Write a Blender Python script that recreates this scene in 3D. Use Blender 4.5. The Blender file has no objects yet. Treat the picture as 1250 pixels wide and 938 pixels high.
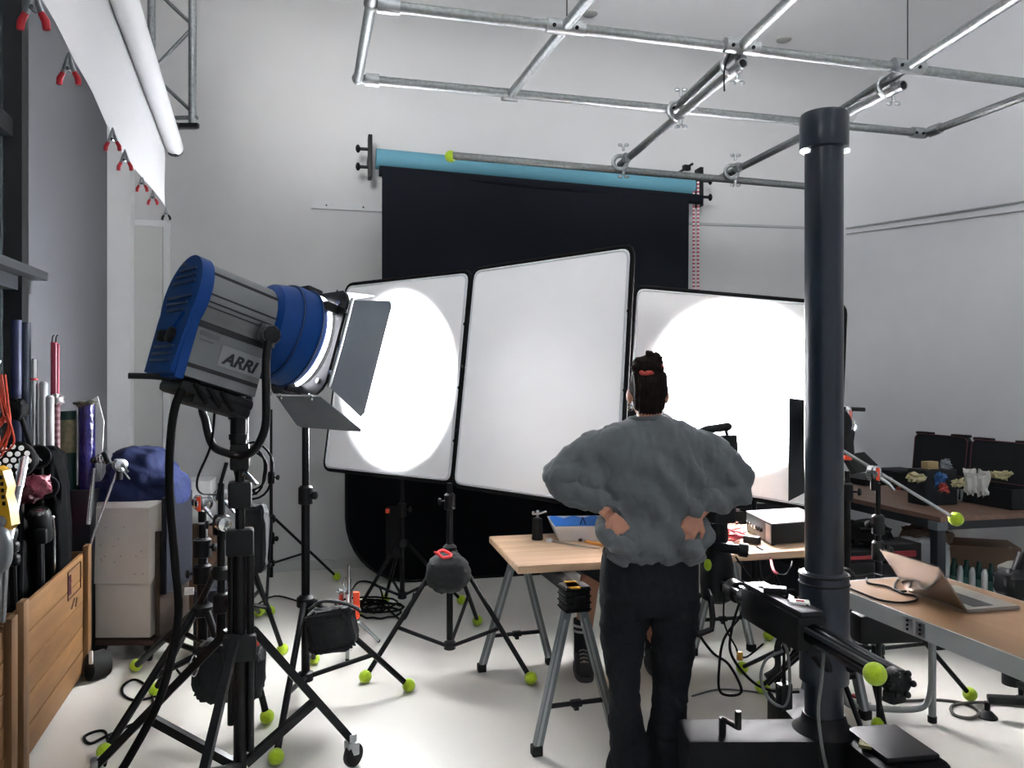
import bpy, bmesh, math, random
from mathutils import Vector as V, Matrix as M, noise
random.seed(7)
F, CZ, HY = 940.0, 1.6, 469.0
S = bpy.context.scene
COL = S.collection
PI = math.pi
R = math.radians

def W(px, py, Y): return V(((px-625)/F*Y, Y, CZ-(py-HY)/F*Y))       # point seen at px,py at distance Y
def H(px, py, z): Y = (CZ-z)*F/(py-HY); return V(((px-625)/F*Y, Y, z))  # point at height z
def G(px, py, z=0.0): return H(px, py, z)
def on_plane(px, py, a, b, c):
    n = (b-a).cross(c-a); o = V((0, 0, CZ)); d = V(((px-625)/F, 1, -(py-HY)/F))
    return o + d*((a-o).dot(n)/d.dot(n))
TH = R(13.3)
UX = V((math.cos(TH), math.sin(TH), 0)); VX = V((-math.sin(TH), math.cos(TH), 0))
O_ = V((-2.0, 6.6, 0))
def RM(u, w, z=0.0): return O_ + UX*u + VX*w + V((0, 0, z))          # room axes: u along the rear wall, w away from camera
def rearU(px, w):                                                     # u on the plane w seen at px
    k = (px-625)/F; b = O_+VX*w
    return (k*b.y-b.x)/(UX.x-k*UX.y)

# ---------------------------------------------------------------- materials
def lin(h):
    if isinstance(h, str):
        h = h.lstrip('#'); c = [int(h[i:i+2], 16)/255 for i in (0, 2, 4)]
        return tuple((x/12.92 if x <= .04045 else ((x+.055)/1.055)**2.4) for x in c)
    return h
MATS = {}
def mat(name, col, rough=.5, metal=0, nz=0, sc=20, bump=0, bsc=60, emit=0, trans=0, spec=None, stretch=None, sheen=0):
    if name in MATS: return MATS[name]
    m = bpy.data.materials.new(name); m.use_nodes = True
    nt = m.node_tree; b = nt.nodes['Principled BSDF']; c = lin(col)
    b.inputs['Base Color'].default_value = (*c, 1)
    b.inputs['Roughness'].default_value = rough; b.inputs['Metallic'].default_value = metal
    if spec is not None: b.inputs['Specular IOR Level'].default_value = spec
    if sheen: b.inputs['Sheen Weight'].default_value = sheen
    if trans: b.inputs['Transmission Weight'].default_value = trans
    if emit:
        b.inputs['Emission Color'].default_value = (*c, 1); b.inputs['Emission Strength'].default_value = emit
    if nz or bump:
        tc = nt.nodes.new('ShaderNodeTexCoord'); mp = nt.nodes.new('ShaderNodeMapping')
        nt.links.new(tc.outputs['Object'], mp.inputs['Vector'])
        if stretch: mp.inputs['Scale'].default_value = stretch
    if nz:
        n = nt.nodes.new('ShaderNodeTexNoise'); n.inputs['Scale'].default_value = sc; n.inputs['Detail'].default_value = 5
        nt.links.new(mp.outputs[0], n.inputs['Vector'])
        r = nt.nodes.new('ShaderNodeValToRGB')
        r.color_ramp.elements[0].position = .3; r.color_ramp.elements[1].position = .7
        r.color_ramp.elements[0].color = (*[max(0, x*(1-nz)) for x in c], 1)
        r.color_ramp.elements[1].color = (*[min(1, x*(1+nz)) for x in c], 1)
        nt.links.new(n.outputs['Fac'], r.inputs[0]); nt.links.new(r.outputs[0], b.inputs['Base Color'])
    if bump:
        n = nt.nodes.new('ShaderNodeTexNoise'); n.inputs['Scale'].default_value = bsc; n.inputs['Detail'].default_value = 4
        nt.links.new(mp.outputs[0], n.inputs['Vector'])
        bp = nt.nodes.new('ShaderNodeBump'); bp.inputs['Strength'].default_value = bump; bp.inputs['Distance'].default_value = .01
        nt.links.new(n.outputs['Fac'], bp.inputs['Height']); nt.links.new(bp.outputs[0], b.inputs['Normal'])
    MATS[name] = m
    return m
def wood(name, c1, c2, rot=TH, sc=(2, 40, 40), rough=.5):
    if name in MATS: return MATS[name]
    m = bpy.data.materials.new(name); m.use_nodes = True; nt = m.node_tree; b = nt.nodes['Principled BSDF']
    tc = nt.nodes.new('ShaderNodeTexCoord'); mp = nt.nodes.new('ShaderNodeMapping'); mp.vector_type = 'TEXTURE'
    mp.inputs['Rotation'].default_value = (0, 0, rot); mp.inputs['Scale'].default_value = tuple(1/x for x in sc)
    n = nt.nodes.new('ShaderNodeTexNoise'); n.inputs['Scale'].default_value = 1.0; n.inputs['Detail'].default_value = 6; n.inputs['Distortion'].default_value = .6
    r = nt.nodes.new('ShaderNodeValToRGB'); r.color_ramp.elements[0].position = .3; r.color_ramp.elements[1].position = .72
    r.color_ramp.elements[0].color = (*lin(c1), 1); r.color_ramp.elements[1].color = (*lin(c2), 1)
    nt.links.new(tc.outputs['Object'], mp.inputs[0]); nt.links.new(mp.outputs[0], n.inputs['Vector'])
    nt.links.new(n.outputs['Fac'], r.inputs[0]); nt.links.new(r.outputs[0], b.inputs['Base Color'])
    b.inputs['Roughness'].default_value = rough
    MATS[name] = m
    return m
def stripes(name, c1, c2, scale, axis='Z', rough=.5):
    if name in MATS: return MATS[name]
    m = bpy.data.materials.new(name); m.use_nodes = True; nt = m.node_tree; b = nt.nodes['Principled BSDF']
    tc = nt.nodes.new('ShaderNodeTexCoord'); w = nt.nodes.new('ShaderNodeTexWave'); w.bands_direction = axis
    w.inputs['Scale'].default_value = scale
    r = nt.nodes.new('ShaderNodeValToRGB'); r.color_ramp.interpolation = 'CONSTANT'
    r.color_ramp.elements[0].color = (*lin(c1), 1); r.color_ramp.elements[1].color = (*lin(c2), 1); r.color_ramp.elements[1].position = .5
    nt.links.new(tc.outputs['Object'], w.inputs['Vector']); nt.links.new(w.outputs['Fac'], r.inputs[0]); nt.links.new(r.outputs[0], b.inputs['Base Color'])
    b.inputs['Roughness'].default_value = rough
    MATS[name] = m
    return m

# ---------------------------------------------------------------- mesh builder
def rotz(a): return M.Rotation(a, 3, 'Z')
def frame_m(o, ex, ey, ez):
    m = M((ex, ey, ez)).transposed().to_4x4(); m.translation = o
    return m
def cr(pts, n=8, closed=False):                                        # smooth curve through points
    pts = [V(p) for p in pts]; out = []; k = len(pts)
    for i in range(k if closed else k-1):
        if closed: a, b, c, d = pts[i-1], pts[i], pts[(i+1) % k], pts[(i+2) % k]
        else: a, b, c, d = pts[max(i-1, 0)], pts[i], pts[i+1], pts[min(i+2, k-1)]
        for j in range(n):
            t = j/n
            out.append(.5*((2*b)+(c-a)*t+(2*a-5*b+4*c-d)*t*t+(3*b-a-3*c+d)*t**3))
    if not closed: out.append(pts[-1])
    return out
class MB:
    def __init__(s, xf=None): s.bm = bmesh.new(); s.xf = xf
    def _add(s, vs):
        if s.xf is not None:
            for v in vs: v.co = s.xf @ v.co
    def verts(s, cos): return [s.bm.verts.new(c) for c in cos]
    def face(s, vs):
        try: return s.bm.faces.new(vs)
        except ValueError: return None
    def box(s, c, size, rot=None, bev=0, seg=2):
        r = bmesh.ops.create_cube(s.bm, size=1); vs = r['verts']
        for v in vs: v.co = V((v.co.x*size[0], v.co.y*size[1], v.co.z*size[2]))
        if bev:
            es = list({e for v in vs for e in v.link_edges})
            g = bmesh.ops.bevel(s.bm, geom=es, offset=bev, segments=seg, affect='EDGES', profile=.6)
            vs = list({v for f in g['faces'] for v in f.verts} | {v for v in vs if v.is_valid})
        if rot is None: rot = M.Identity(3)
        elif isinstance(rot, (int, float)): rot = rotz(rot)
        for v in vs: v.co = rot @ v.co + V(c)
        s._add(vs); return s
    def beam(s, a, b, w, h, up=(0, 0, 1), bev=0):                       # box along a->b
        a, b = V(a), V(b); d = b-a; L = d.length; ex = d/L; ey = V(up).cross(ex)
        if ey.length < 1e-5: ey = V((1, 0, 0)).cross(ex)
        ey.normalize(); ez = ex.cross(ey)
        return s.box((a+b)/2, (L, w, h), M((ex, ey, ez)).transposed(), bev)
    def tube(s, pts, r, seg=10, closed=False, cap=True, flat=None):
        pts = [V(p) for p in pts]; n = len(pts)
        rs = r if isinstance(r, (list, tuple)) else [r]*n
        rings = []; prev = None
        for i in range(n):
            if closed: t = pts[(i+1) % n]-pts[i-1]
            else: t = pts[min(i+1, n-1)]-pts[max(i-1, 0)]
            t.normalize()
            if prev is None:
                a = V((0, 0, 1)) if abs(t.z) < .9 else V((1, 0, 0))
                u = t.cross(a).normalized()
            else:
                u = prev - t*prev.dot(t)
                u = u.normalized() if u.length > 1e-6 else t.orthogonal().normalized()
            prev = u; w = t.cross(u)
            rings.append(s.verts([pts[i]+(u*math.cos(2*PI*k/seg)+w*math.sin(2*PI*k/seg)*(flat or 1))*rs[i] for k in range(seg)]))
        s._skin(rings, closed, cap); s._add([v for q in rings for v in q]); return s
    def _skin(s, rings, closed=False, cap=True):
        n = len(rings); seg = len(rings[0])
        for i in range(n if closed else n-1):
            a, b = rings[i], rings[(i+1) % n]
            for k in range(seg): s.face([a[k], a[(k+1) % seg], b[(k+1) % seg], b[k]])
        if cap and not closed:
            s.face(rings[0][::-1]); s.face(rings[-1])
    def loft(s, rings, cap=True):
        rr = [s.verts(q) for q in rings]; s._skin(rr, False, cap); s._add([v for q in rr for v in q]); return s
    def lathe(s, prof, org=(0, 0, 0), axis=(0, 0, 1), seg=24, cap=True):
        ax = V(axis).normalized(); u = ax.orthogonal().normalized(); w = ax.cross(u); o = V(org)
        return s.loft([[o+ax*h+(u*math.cos(2*PI*k/seg)+w*math.sin(2*PI*k/seg))*max(r, 1e-4) for k in range(seg)] for r, h in prof], cap)
    def cyl(s, a, b, r, seg=14, r2=None):
        a, b = V(a), V(b); return s.lathe([(r, 0), (r if r2 is None else r2, (b-a).length)], a, b-a, seg)
    def prism(s, poly, o, ex, ey, depth, bev=0):                          # 2-d outline pushed along ex x ey
        o, ex, ey = V(o), V(ex), V(ey); ez = ex.cross(ey).normalized()
        a = s.verts([o+ex*x+ey*y for x, y in poly]); b = s.verts([o+ex*x+ey*y+ez*depth for x, y in poly])
        s.face(a[::-1]); s.face(b); n = len(poly)
        for i in range(n): s.face([a[i], a[(i+1) % n], b[(i+1) % n], b[i]])
        s._add(a+b); return s
    def sph(s, c, r, seg=16, sc=(1, 1, 1), rot=None):
        q = bmesh.ops.create_uvsphere(s.bm, u_segments=seg, v_segments=max(6, seg*2//3), radius=1)['verts']
        rs = (r, r, r) if isinstance(r, (int, float)) else r
        for v in q:
            p = V((v.co.x*rs[0]*sc[0], v.co.y*rs[1]*sc[1], v.co.z*rs[2]*sc[2])); v.co = (rot @ p if rot else p)+V(c)
        s._add(q); return s
    def blob(s, c, rad, e=.5, seg=28, amp=.0, fr=6, rot=None, seed=0):    # soft superellipsoid
        q = bmesh.ops.create_uvsphere(s.bm, u_segments=seg, v_segments=seg*2//3, radius=1)['verts']
        f = lambda x: math.copysign(abs(x)**e, x)
        for v in q:
            n = v.co.normalized(); p = V((f(n.x)*rad[0], f(n.y)*rad[1], f(n.z)*rad[2]))
            if amp: p += n*amp*noise.fractal(n*fr*.5+V((seed, 0, 0)), .8, 2., 3)
            v.co = (rot @ p if rot else p)+V(c)
        s._add(q); return s
    def quad(s, a, b, c, d, n=1, m=1):
        g = [[s.bm.verts.new(V(a).lerp(b, i/n).lerp(V(d).lerp(c, i/n), j/m)) for i in range(n+1)] for j in range(m+1)]
        for j in range(m):
            for i in range(n): s.face([g[j][i], g[j][i+1], g[j+1][i+1], g[j+1][i]])
        s._add([v for q in g for v in q]); return s
    def slab(s, a, b, c, d, t):                                            # quad with thickness t along its normal
        a, b, c, d = V(a), V(b), V(c), V(d); n = (b-a).cross(d-a).normalized()*t
        return s.loft([[a, b, c, d], [a+n, b+n, c+n, d+n]])
    def mesh(s, name, off=V((0, 0, 0)), sharp=38):
        bmesh.ops.recalc_face_normals(s.bm, faces=s.bm.faces)
        for v in s.bm.verts: v.co -= off
        me = bpy.data.meshes.new(name); s.bm.to_mesh(me); s.bm.free(); finish(me, sharp); return me
def finish(me, sharp=38):
    me.shade_smooth()
    if sharp: me.set_sharp_from_angle(angle=R(sharp))
def rootloc(p):
    while p.parent: p = p.parent
    return p.location.copy()
def props(o, label=None, cat=None, group=None, kind=None):
    if label: o['label'] = label
    if cat: o['category'] = cat
    if group: o['group'] = group
    if kind: o['kind'] = kind
def thing(name, label, cat, loc, group=None):
    o = bpy.data.objects.new(name, None); COL.objects.link(o); o.location = V(loc); o.empty_display_size = .1
    props(o, label, cat, group); o['kind'] = 'thing'; return o
def part(mb, name, m, parent, label=None, sharp=38):
    me = mb if isinstance(mb, bpy.types.Mesh) else None
    if me is None: me = mb.mesh(name, rootloc(parent), sharp)
    o = bpy.data.objects.new(name, me); COL.objects.link(o); o.parent = parent
    me.materials.clear(); me.materials.append(m)
    if label: o['label'] = label
    return o
def solo(mb, name, m, label, cat, group=None, kind='thing', sharp=38):
    bm = mb.bm; xs = [v.co for v in bm.verts]
    lo = V([min(c[i] for c in xs) for i in range(3)]); hi = V([max(c[i] for c in xs) for i in range(3)])
    loc = V(((lo.x+hi.x)/2, (lo.y+hi.y)/2, lo.z))
    me = mb.mesh(name, loc, sharp); o = bpy.data.objects.new(name, me); COL.objects.link(o); o.location = loc
    me.materials.append(m); props(o, label, cat, group, kind); return o
def struct(mb, name, m, sharp=38):
    me = mb.mesh(name, V((0, 0, 0)), sharp); o = bpy.data.objects.new(name, me); COL.objects.link(o)
    me.materials.append(m); o['kind'] = 'structure'; return o
def fuse(mb, voxel, it=4, fac=.5, fn=None, off=V((0, 0, 0))):             # weld overlapping volumes into one continuous skin
    bmesh.ops.recalc_face_normals(mb.bm, faces=mb.bm.faces)
    me = bpy.data.meshes.new('tmp'); mb.bm.to_mesh(me); mb.bm.free()
    o = bpy.data.objects.new('tmp', me); COL.objects.link(o)
    r = o.modifiers.new('r', 'REMESH'); r.mode = 'VOXEL'; r.voxel_size = voxel
    if it:
        q = o.modifiers.new('s', 'SMOOTH'); q.factor = fac; q.iterations = it
    dg = bpy.context.evaluated_depsgraph_get(); dg.update()
    out = bpy.data.meshes.new_from_object(o.evaluated_get(dg)); bpy.data.objects.remove(o); bpy.data.meshes.remove(me)
    if fn:
        ns = [v.normal.copy() for v in out.vertices]
        for v, n in zip(out.vertices, ns): v.co = fn(v.co.copy(), n)
    for v in out.vertices: v.co -= off
    finish(out, 0); return out
def copy_tree(o, parent=None):
    c = o.copy(); COL.objects.link(c)
    if parent: c.parent = parent
    for ch in list(o.children): copy_tree(ch, c)
    return c
def lettering(txt, size, mtx, name, m, parent, shear=0, bold=0, depth=.0008):
    cu = bpy.data.curves.new('t', 'FONT'); cu.body = txt; cu.size = size; cu.shear = shear; cu.offset = bold; cu.extrude = depth
    o = bpy.data.objects.new('t', cu); COL.objects.link(o); dg = bpy.context.evaluated_depsgraph_get(); dg.update()
    me = bpy.data.meshes.new_from_object(o.evaluated_get(dg)); bpy.data.objects.remove(o)
    off = rootloc(parent)
    for v in me.vertices: v.co = mtx @ v.co - off
    return part(me, name, m, parent)

# common materials
BLK = mat('black_metal', '#0c0d10', .4, .1, nz=.3, sc=30, spec=.3)
BLKM = mat('black_matte', '#0a0b0d', .75, spec=.2)
BLKP = mat('black_plastic', '#0d0f12', .5, spec=.3)
RUB = mat('rubber', '#0a0a0b', .8)
CHR = mat('chrome', '#d5d7da', .22, 1)
ALU = mat('aluminium', '#a9adb0', .38, 1, nz=.12, sc=40)
GALV = mat('galvanised_steel', '#85898a', .52, .8, nz=.22, sc=60)
BALL = mat('tennis_felt', '#b4d41c', .9, nz=.12, sc=60, bump=.6, bsc=300, sheen=.3)
ORG = mat('orange_paint', '#f0502a', .5)
RED = mat('red_plastic', '#b3202c', .45)
WHT = mat('white_plastic', '#d8d8d6', .5)
GRYD = mat('dark_grey_fabric', '#1b1d20', .85, nz=.2, sc=40, bump=.3, bsc=200)
CAB = mat('cable_rubber', '#0c0c0d', .7, spec=.15)
# ================================================================ the room
WALLM = mat('wall_paint', '#dedfe0', .75, nz=.025, sc=1.2)
WALLR = mat('rear_wall_paint', '#cacbcb', .75, nz=.025, sc=1.2)
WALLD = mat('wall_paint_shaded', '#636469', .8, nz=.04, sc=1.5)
FLOORM = mat('floor_paint', '#d4d1ca', .33, nz=.05, sc=1.6, bump=.04, bsc=6)
U0, U1, W1, CEIL = -1.3, 5.42, -8.2, 4.45
mb = MB(); mb.loft([[RM(U0-1, .1, -.06), RM(U1+.1, .1, -.06), RM(U1+.1, W1, -.06), RM(U0-1, W1, -.06)],
                    [RM(U0-1, .1, 0), RM(U1+.1, .1, 0), RM(U1+.1, W1, 0), RM(U0-1, W1, 0)]]); struct(mb, 'floor', FLOORM)
# rear wall with a coved top that rolls into the ceiling
CR = 1.0
prof = [(0, 0), (0, CEIL-CR)]+[(-CR*(1-math.cos(a)), CEIL-CR+CR*math.sin(a)) for a in [R(x) for x in range(10, 91, 10)]]
mb = MB(); back = [(w+.08, z+(.08 if w < -.01 else 0)) for w, z in prof]
mb.loft([[RM(u, w, z) for w, z in prof]+[RM(u, w, z) for w, z in reversed(back)] for u in (U0, U1)])
struct(mb, 'wall_rear', WALLR, 30)
mb = MB(); mb.box(RM((U0+U1)/2, (W1-CR)/2, CEIL+.04), (U1-U0, -W1-CR, .08), TH); struct(mb, 'ceiling', WALLM)
mb = MB(); mb.box(RM(U1+.05, W1/2, CEIL/2), (.1, -W1, CEIL), TH); struct(mb, 'wall_right', mat('side_wall_paint', '#eceef2', .75, nz=.02, sc=1.2))
# left wall: grey return, then dark glazing
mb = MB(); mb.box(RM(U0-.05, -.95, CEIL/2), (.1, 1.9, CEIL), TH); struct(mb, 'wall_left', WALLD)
mb = MB(); mb.box(RM(U0+.085, -.09, CEIL/2), (.17, .16, CEIL), TH); struct(mb, 'trim_1', WALLM)
# narrow flush cupboard door in the corner
u0, u1 = rearU(161, -.02), rearU(199, -.02)
zt = W(180, 277, RM(u0, 0).y).z
mb = MB(); mb.box(RM((u0+u1)/2, -.03, zt/2), (u1-u0, .04, zt), TH, .006); d = struct(mb, 'door_1', mat('door_paint', '#c3c4c2', .6))
mb = MB(); mb.box(RM(u1+.03, -.02, zt/2+.02), (.05, .03, zt+.04), TH); mb.box(RM((u0+u1)/2, -.02, zt+.03), (u1-u0+.05, .03, .05), TH); part(mb, 'door_frame', WALLM, d)
# glazing: steel frame, panes, ledge
STEEL = mat('window_steel', '#121417', .5)
GLS = mat('dark_glazing', '#3a4144', .25, nz=.15, sc=2)
mb = MB(); mb.box(RM(U0-.04, -1.95, CEIL/2), (.14, .10, CEIL), TH); struct(mb, 'trim_2', STEEL)
mb = MB(); mb.box(RM(U0-.08, -4.9, CEIL/2), (.03, 5.8, CEIL), TH); win = struct(mb, 'window_1', GLS)
for z, h in ((.05, .1), (1.05, .08), (3.05, .10)):
    mb = MB(); mb.box(RM(U0-.05, -4.9, z), (.07, 5.8, h), TH); part(mb, 'window_bar', STEEL, win)
for w in (-3.0, -4.1, -5.2, -6.3):
    mb = MB(); mb.box(RM(U0-.05, w, CEIL/2), (.06, .06, CEIL), TH); part(mb, 'window_mullion', STEEL, win)
lz = W(30, 333, 4.4).z
mb = MB(); mb.box(RM(U0+.03, -3.05, lz), (.14, 2.5, .05), TH, .004); mb.box(RM(U0-.02, -3.05, lz-.06), (.06, 2.5, .09), TH); part(mb, 'window_ledge', mat('ledge_grey', '#2c2f33', .5), win)
# rails on the walls
TRW = mat('rail_white', '#c9cccd', .5)
def railz(px, py, w): p = RM(rearU(px, w), w); return W(px, py, p.y)
a, b = railz(380, 250, -.015), railz(470, 255, -.015)
mb = MB(); mb.beam(a, b, .02, .062); r_ = struct(mb, 'trim_3', TRW)
for t in (.2, .7):
    mb = MB(); p = a.lerp(b, t)-VX*.012; mb.cyl(p, p-VX*.004, .008, 8); part(mb, 'screw', BLKM, r_)
a, b = railz(838, 273, -.01), railz(1030, 279.5, -.01)
mb = MB(); mb.beam(a, b, .02, .022); struct(mb, 'trim_4', mat('rail_grey', '#a4a8aa', .5))
q0 = RM(U1-.012, -.01); 
def rw(px, py):                                                          # a point on the right-hand wall
    k = (px-625)/F; b0 = RM(U1-.012, 0); s = (k*b0.y-b0.x)/(VX.x-k*VX.y); p = b0+VX*s; return W(px, py, p.y)
for i, (ya, yb) in enumerate(((279, 246), (286, 257))):
    mb = MB(); mb.tube([rw(1033, ya), rw(1140, (ya+yb)/2+.5), rw(1252, yb), rw(1252, yb)+(rw(1252, yb)-rw(1033, ya))*1.5], .006 if i else .009, 6)
    struct(mb, 'trim_%d' % (5+i), mat('rail_grey', '#a4a8aa', .5))
for px, py in ((957, 48), (720, 16)):
    p = H(px, py, CEIL); mb = MB(); mb.lathe([(.0, -.016), (.045, -.016), (.06, -.008), (.06, 0)], p, (0, 0, 1), 20)
    solo(mb, 'ceiling_detector', mat('detector_grey', '#8f908e', .6), 'small round white detector on the ceiling '+('above the third cross pipe' if px > 800 else 'above the first cross pipe'), 'detector', 'ceiling detectors')
# floor scuffs are in the paint; a low kick line at the rear wall
mb = MB(); mb.box(RM((U0+U1)/2, -.03, .04), (U1-U0, .05, .08), TH); struct(mb, 'baseboard_rear', mat('kick_white', '#c4c6c4', .5))

# ================================================================ suspended pipe grid
ZG = 3.15; PR = .0235
grid = thing('ceiling_pipe_grid', 'galvanised pipe grid hung on wires under the ceiling', 'pipe grid', H(800, 90, ZG))
def pipe(a, b, r=PR, nm='pipe', par=None, m=GALV):
    mb = MB(); d = (b-a).normalized(); u = d.orthogonal()
    mb.cyl(a, b, r, 18); return part(mb, nm, m, par or grid)
def hext(pa, pb, z, e0=0, e1=0):
    a, b = H(*pa, z), H(*pb, z); d = (b-a).normalized(); return a-d*e0, b+d*e1
p1 = hext((453, 5), (1250, 101), ZG, 0, .6); p2 = hext((437, 96), (1128, 163), ZG)
pl = hext((437, 96), (453, 5), ZG, 0, .9); pr = hext((1130, 163), (1250, 118), ZG, 0, 1.0)
x1 = hext((622, 117), (690, 33), ZG, 0, 1.1); x2 = hext((826, 131), (905, 56), ZG, 0, 1.1); x3 = hext((1003, 150), (1108, 82), ZG, 0, 1.2)
for a, b in (p1, p2, pl, pr, x1, x2, x3): pipe(a, b)
def fitting(p, d, l=.09, r=.033, par=None, bolts=True):                  # sleeve with lug and bolts
    mb = MB(); d = d.normalized(); mb.cyl(p-d*l/2, p+d*l/2, r, 16); f = part(mb, 'pipe_fitting', ALU, par or grid)
    if bolts:
        n = V((0, -1, -.35)).normalized()
        for s in (-1, 1):
            mb = MB(); q = p+d*s*l*.3+n*r*.9; mb.cyl(q, q+n*.008, .009, 8); part(mb, 'bolt', BLKM, f)
dx = (p1[1]-p1[0]).normalized()
for px, py in ((690, 33), (905, 57), (1108, 81)): fitting(H(px, py, ZG), dx, .17)
for px, py in ((622, 116), (826, 132), (1003, 150)): fitting(H(px, py, ZG), dx, .085)
fitting(p2[0]+dx*.07, dx, .07, bolts=False); fitting(p1[0]+dx*.07, dx, .09, bolts=False); fitting(p2[1]-dx*.05, dx, .08); fitting(pr[0]+(pr[1]-pr[0]).normalized()*.07, pr[1]-pr[0], .08)
for c in (p2[0], p1[0], p2[1]):
    mb = MB(); mb.sph(c, .031, 14); part(mb, 'elbow', GALV, grid)
for px, py in ((692, 30), (1108, 78)):
    p = H(px, py, ZG); mb = MB(); mb.cyl(p, V((p.x, p.y, CEIL)), .003, 6); part(mb, 'suspension_wire', BLK, grid)
p = H(890, 62, ZG); mb = MB(); mb.tube(cr([p+V((-.03, 0, .03)), p+V((0, -.03, .0)), p+V((-.03, -.03, -.1)), p+V((-.03, -.03, -.2))]), .004, 6); part(mb, 'cable_tie', CAB, grid)
def swivel(par, p, s=1, wing=True):
    s *= 1.3                                       # swivel clamp with wing nuts
    mb = MB(); mb.tube([p+V((math.cos(t)*.034*s, 0, math.sin(t)*.034*s)) for t in [i*PI/8 for i in range(16)]], .011*s, 8, True)
    mb.box(p+V((.03*s, -.015, .02*s)), (.03*s, .03*s, .045*s), .4, .004); c = part(mb, 'swivel_clamp', ALU, par)
    if wing:
        for dz in (1, -1):
            mb = MB(); q = p+V((.012*s, -.03*s, dz*.05*s)); mb.cyl(q, q+V((0, 0, dz*.02*s)), .007*s, 8)
            for k in (-1, 1): mb.sph(q+V((k*.016*s, 0, dz*.028*s)), (.013*s, .005*s, .009*s), 8)
            part(mb, 'wing_nut', ALU, c)
def hung(pa, pb, z, label, pts, e0=.0, e1=.0):
    a, b = H(*pa, z), H(*pb, z); d = (b-a).normalized()
    t = thing('clamped_pipe', label, 'pipe', (a+b)/2, 'loose pipes clamped beneath the grid')
    mb = MB(); a2, b2 = a-d*e0, b+d*e1
    mb.lathe([(PR, 0), (PR, (b2-a2).length), (PR*.8, (b2-a2).length), (PR*.8, (b2-a2).length-.08), (0, (b2-a2).length-.081)], a2, b2-a2, 18); part(mb, 'tube', GALV, t)
    for q, dz in pts: swivel(t, H(*q, z)+V((0, 0, dz)), 1)
    return t
hung((757, 201), (907, 77), 3.075, 'galvanised pipe clamped under the middle cross pipe, open end up', [((826, 143), .035), ((893, 88), .035)])
hung((884, 215), (1103, 104), 3.075, 'galvanised pipe clamped under the cross pipe behind the black column', [((1082, 114), .035)], .05)
ct = hung((552, 190), (990, 228), 3.0, 'long thin crossbar pipe with a tennis ball on one end', [((757, 206), .04), ((893, 217), .04)], 0, .08)
mb = MB(); mb.sph(H(550, 191, 3.0), .036, 18); part(mb, 'tennis_ball', BALL, ct)

# ================================================================ truss and white paper roll
tz = W(185, 157, 4.75).z
tr = thing('wall_truss', 'grey steel ladder truss hanging by the wall', 'truss', W(212, 157, 4.75))
ca, cb = W(185, 157, 4.78), W(235, 150, 4.75)
for c in (ca, cb):
    mb = MB(); mb.cyl(V((c.x, c.y, tz-(.0 if c is cb else -.0))), V((c.x, c.y, CEIL)), .024, 14); part(mb, 'chord', GALV, tr)
k = 0
for i in range(4):
    z0 = tz+.1+i*.27; z1 = z0+.25; xa, xb = (ca, cb) if i % 2 == 0 else (cb, ca)
    mb = MB(); mb.cyl(V((cb.x, cb.y, z0)) if i % 2 == 0 else V((ca.x, ca.y, z0)), V((ca.x, ca.y, z1)) if i % 2 == 0 else V((cb.x, cb.y, z1)), .011, 10); part(mb, 'brace', GALV, tr)
for dz in (.07, .012):
    mb = MB(); mb.beam(V((ca.x-.02, ca.y, tz+dz)), V((cb.x+.03, cb.y, tz+dz)), .03, .016 if dz > .05 else .024); part(mb, 'rung', GALV, tr)
PAP = mat('white_paper', '#a2a3a5', .75)
ra, rb = W(213, 180, 4.63), W(152, 0, 2.8); rd = (rb-ra).normalized(); rn = rb+rd*1.2
roll = thing('white_paper_roll', 'roll of white background paper with a long strip hanging down', 'paper roll', ra.lerp(rn, .5))
mb = MB(); mb.cyl(ra, rn, .050, 24); part(mb, 'roll', PAP, roll)
mb = MB(); mb.cyl(ra-rd*.05, ra+rd*.02, .03, 14); mb.cyl(ra-rd*.03, ra-rd*.01, .05, 14); part(mb, 'core_end', BLKP, roll)
rl = rd.cross(V((0, 0, 1))).normalized(); rl = rl if rl.x < 0 else -rl
la, lb = W(211, 264, 4.6), None
mb = MB(); N = 40; rings = []
lowpx = [(211, 264), (183, 228), (160, 200), (138, 160), (105, 105), (78, 62), (48, 4)]
def base_(t): return ra.lerp(rn, t)+rl*.045
LOWZ = []
for px, py in ((211, 264), (204, 254), (188, 237), (174, 218), (154, 189), (139, 163), (112, 112), (85, 72), (62, 28), (46, 0)):
    t = min((abs(625+F*base_(i/800).x/base_(i/800).y-px), i/800) for i in range(801))[1]
    LOWZ.append((t, CZ-(py-HY)/F*base_(t).y))
def low(t):                                                               # lower edge sags between the clamps
    b = base_(t); k = 0
    while k < len(LOWZ)-2 and LOWZ[k+1][0] < t: k += 1
    (t0, z0), (t1, z1) = LOWZ[k], LOWZ[k+1]; f = (t-t0)/(t1-t0) if t1 > t0 else 0
    return V((b.x, b.y, z0+(z1-z0)*min(max(f, -.5), 1.2)))
cols = []
for i in range(N+1):
    t = i/N; top = ra.lerp(rn, t)+rl*.052; lo = low(t)
    cols.append([top.lerp(lo, j/10)+rl*(.012*math.sin(t*9+j*.3)*j/10) for j in range(11)])
vs = [[mb.bm.verts.new(p) for p in c] for c in cols]
for i in range(N):
    for j in range(10): mb.face([vs[i][j], vs[i+1][j], vs[i+1][j+1], vs[i][j+1]])
part(mb, 'hanging_paper', PAP, roll)
mb = MB(); br = W(212, 152, 4.66); mb.box((br+ra)/2+V((.0, .02, 0)), (.03, .03, abs(br.z-ra.z)+.02)); mb.box(br+V((.05, .05, .01)), (.16, .03, .025)); part(mb, 'bracket', BLKP, roll)
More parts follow.
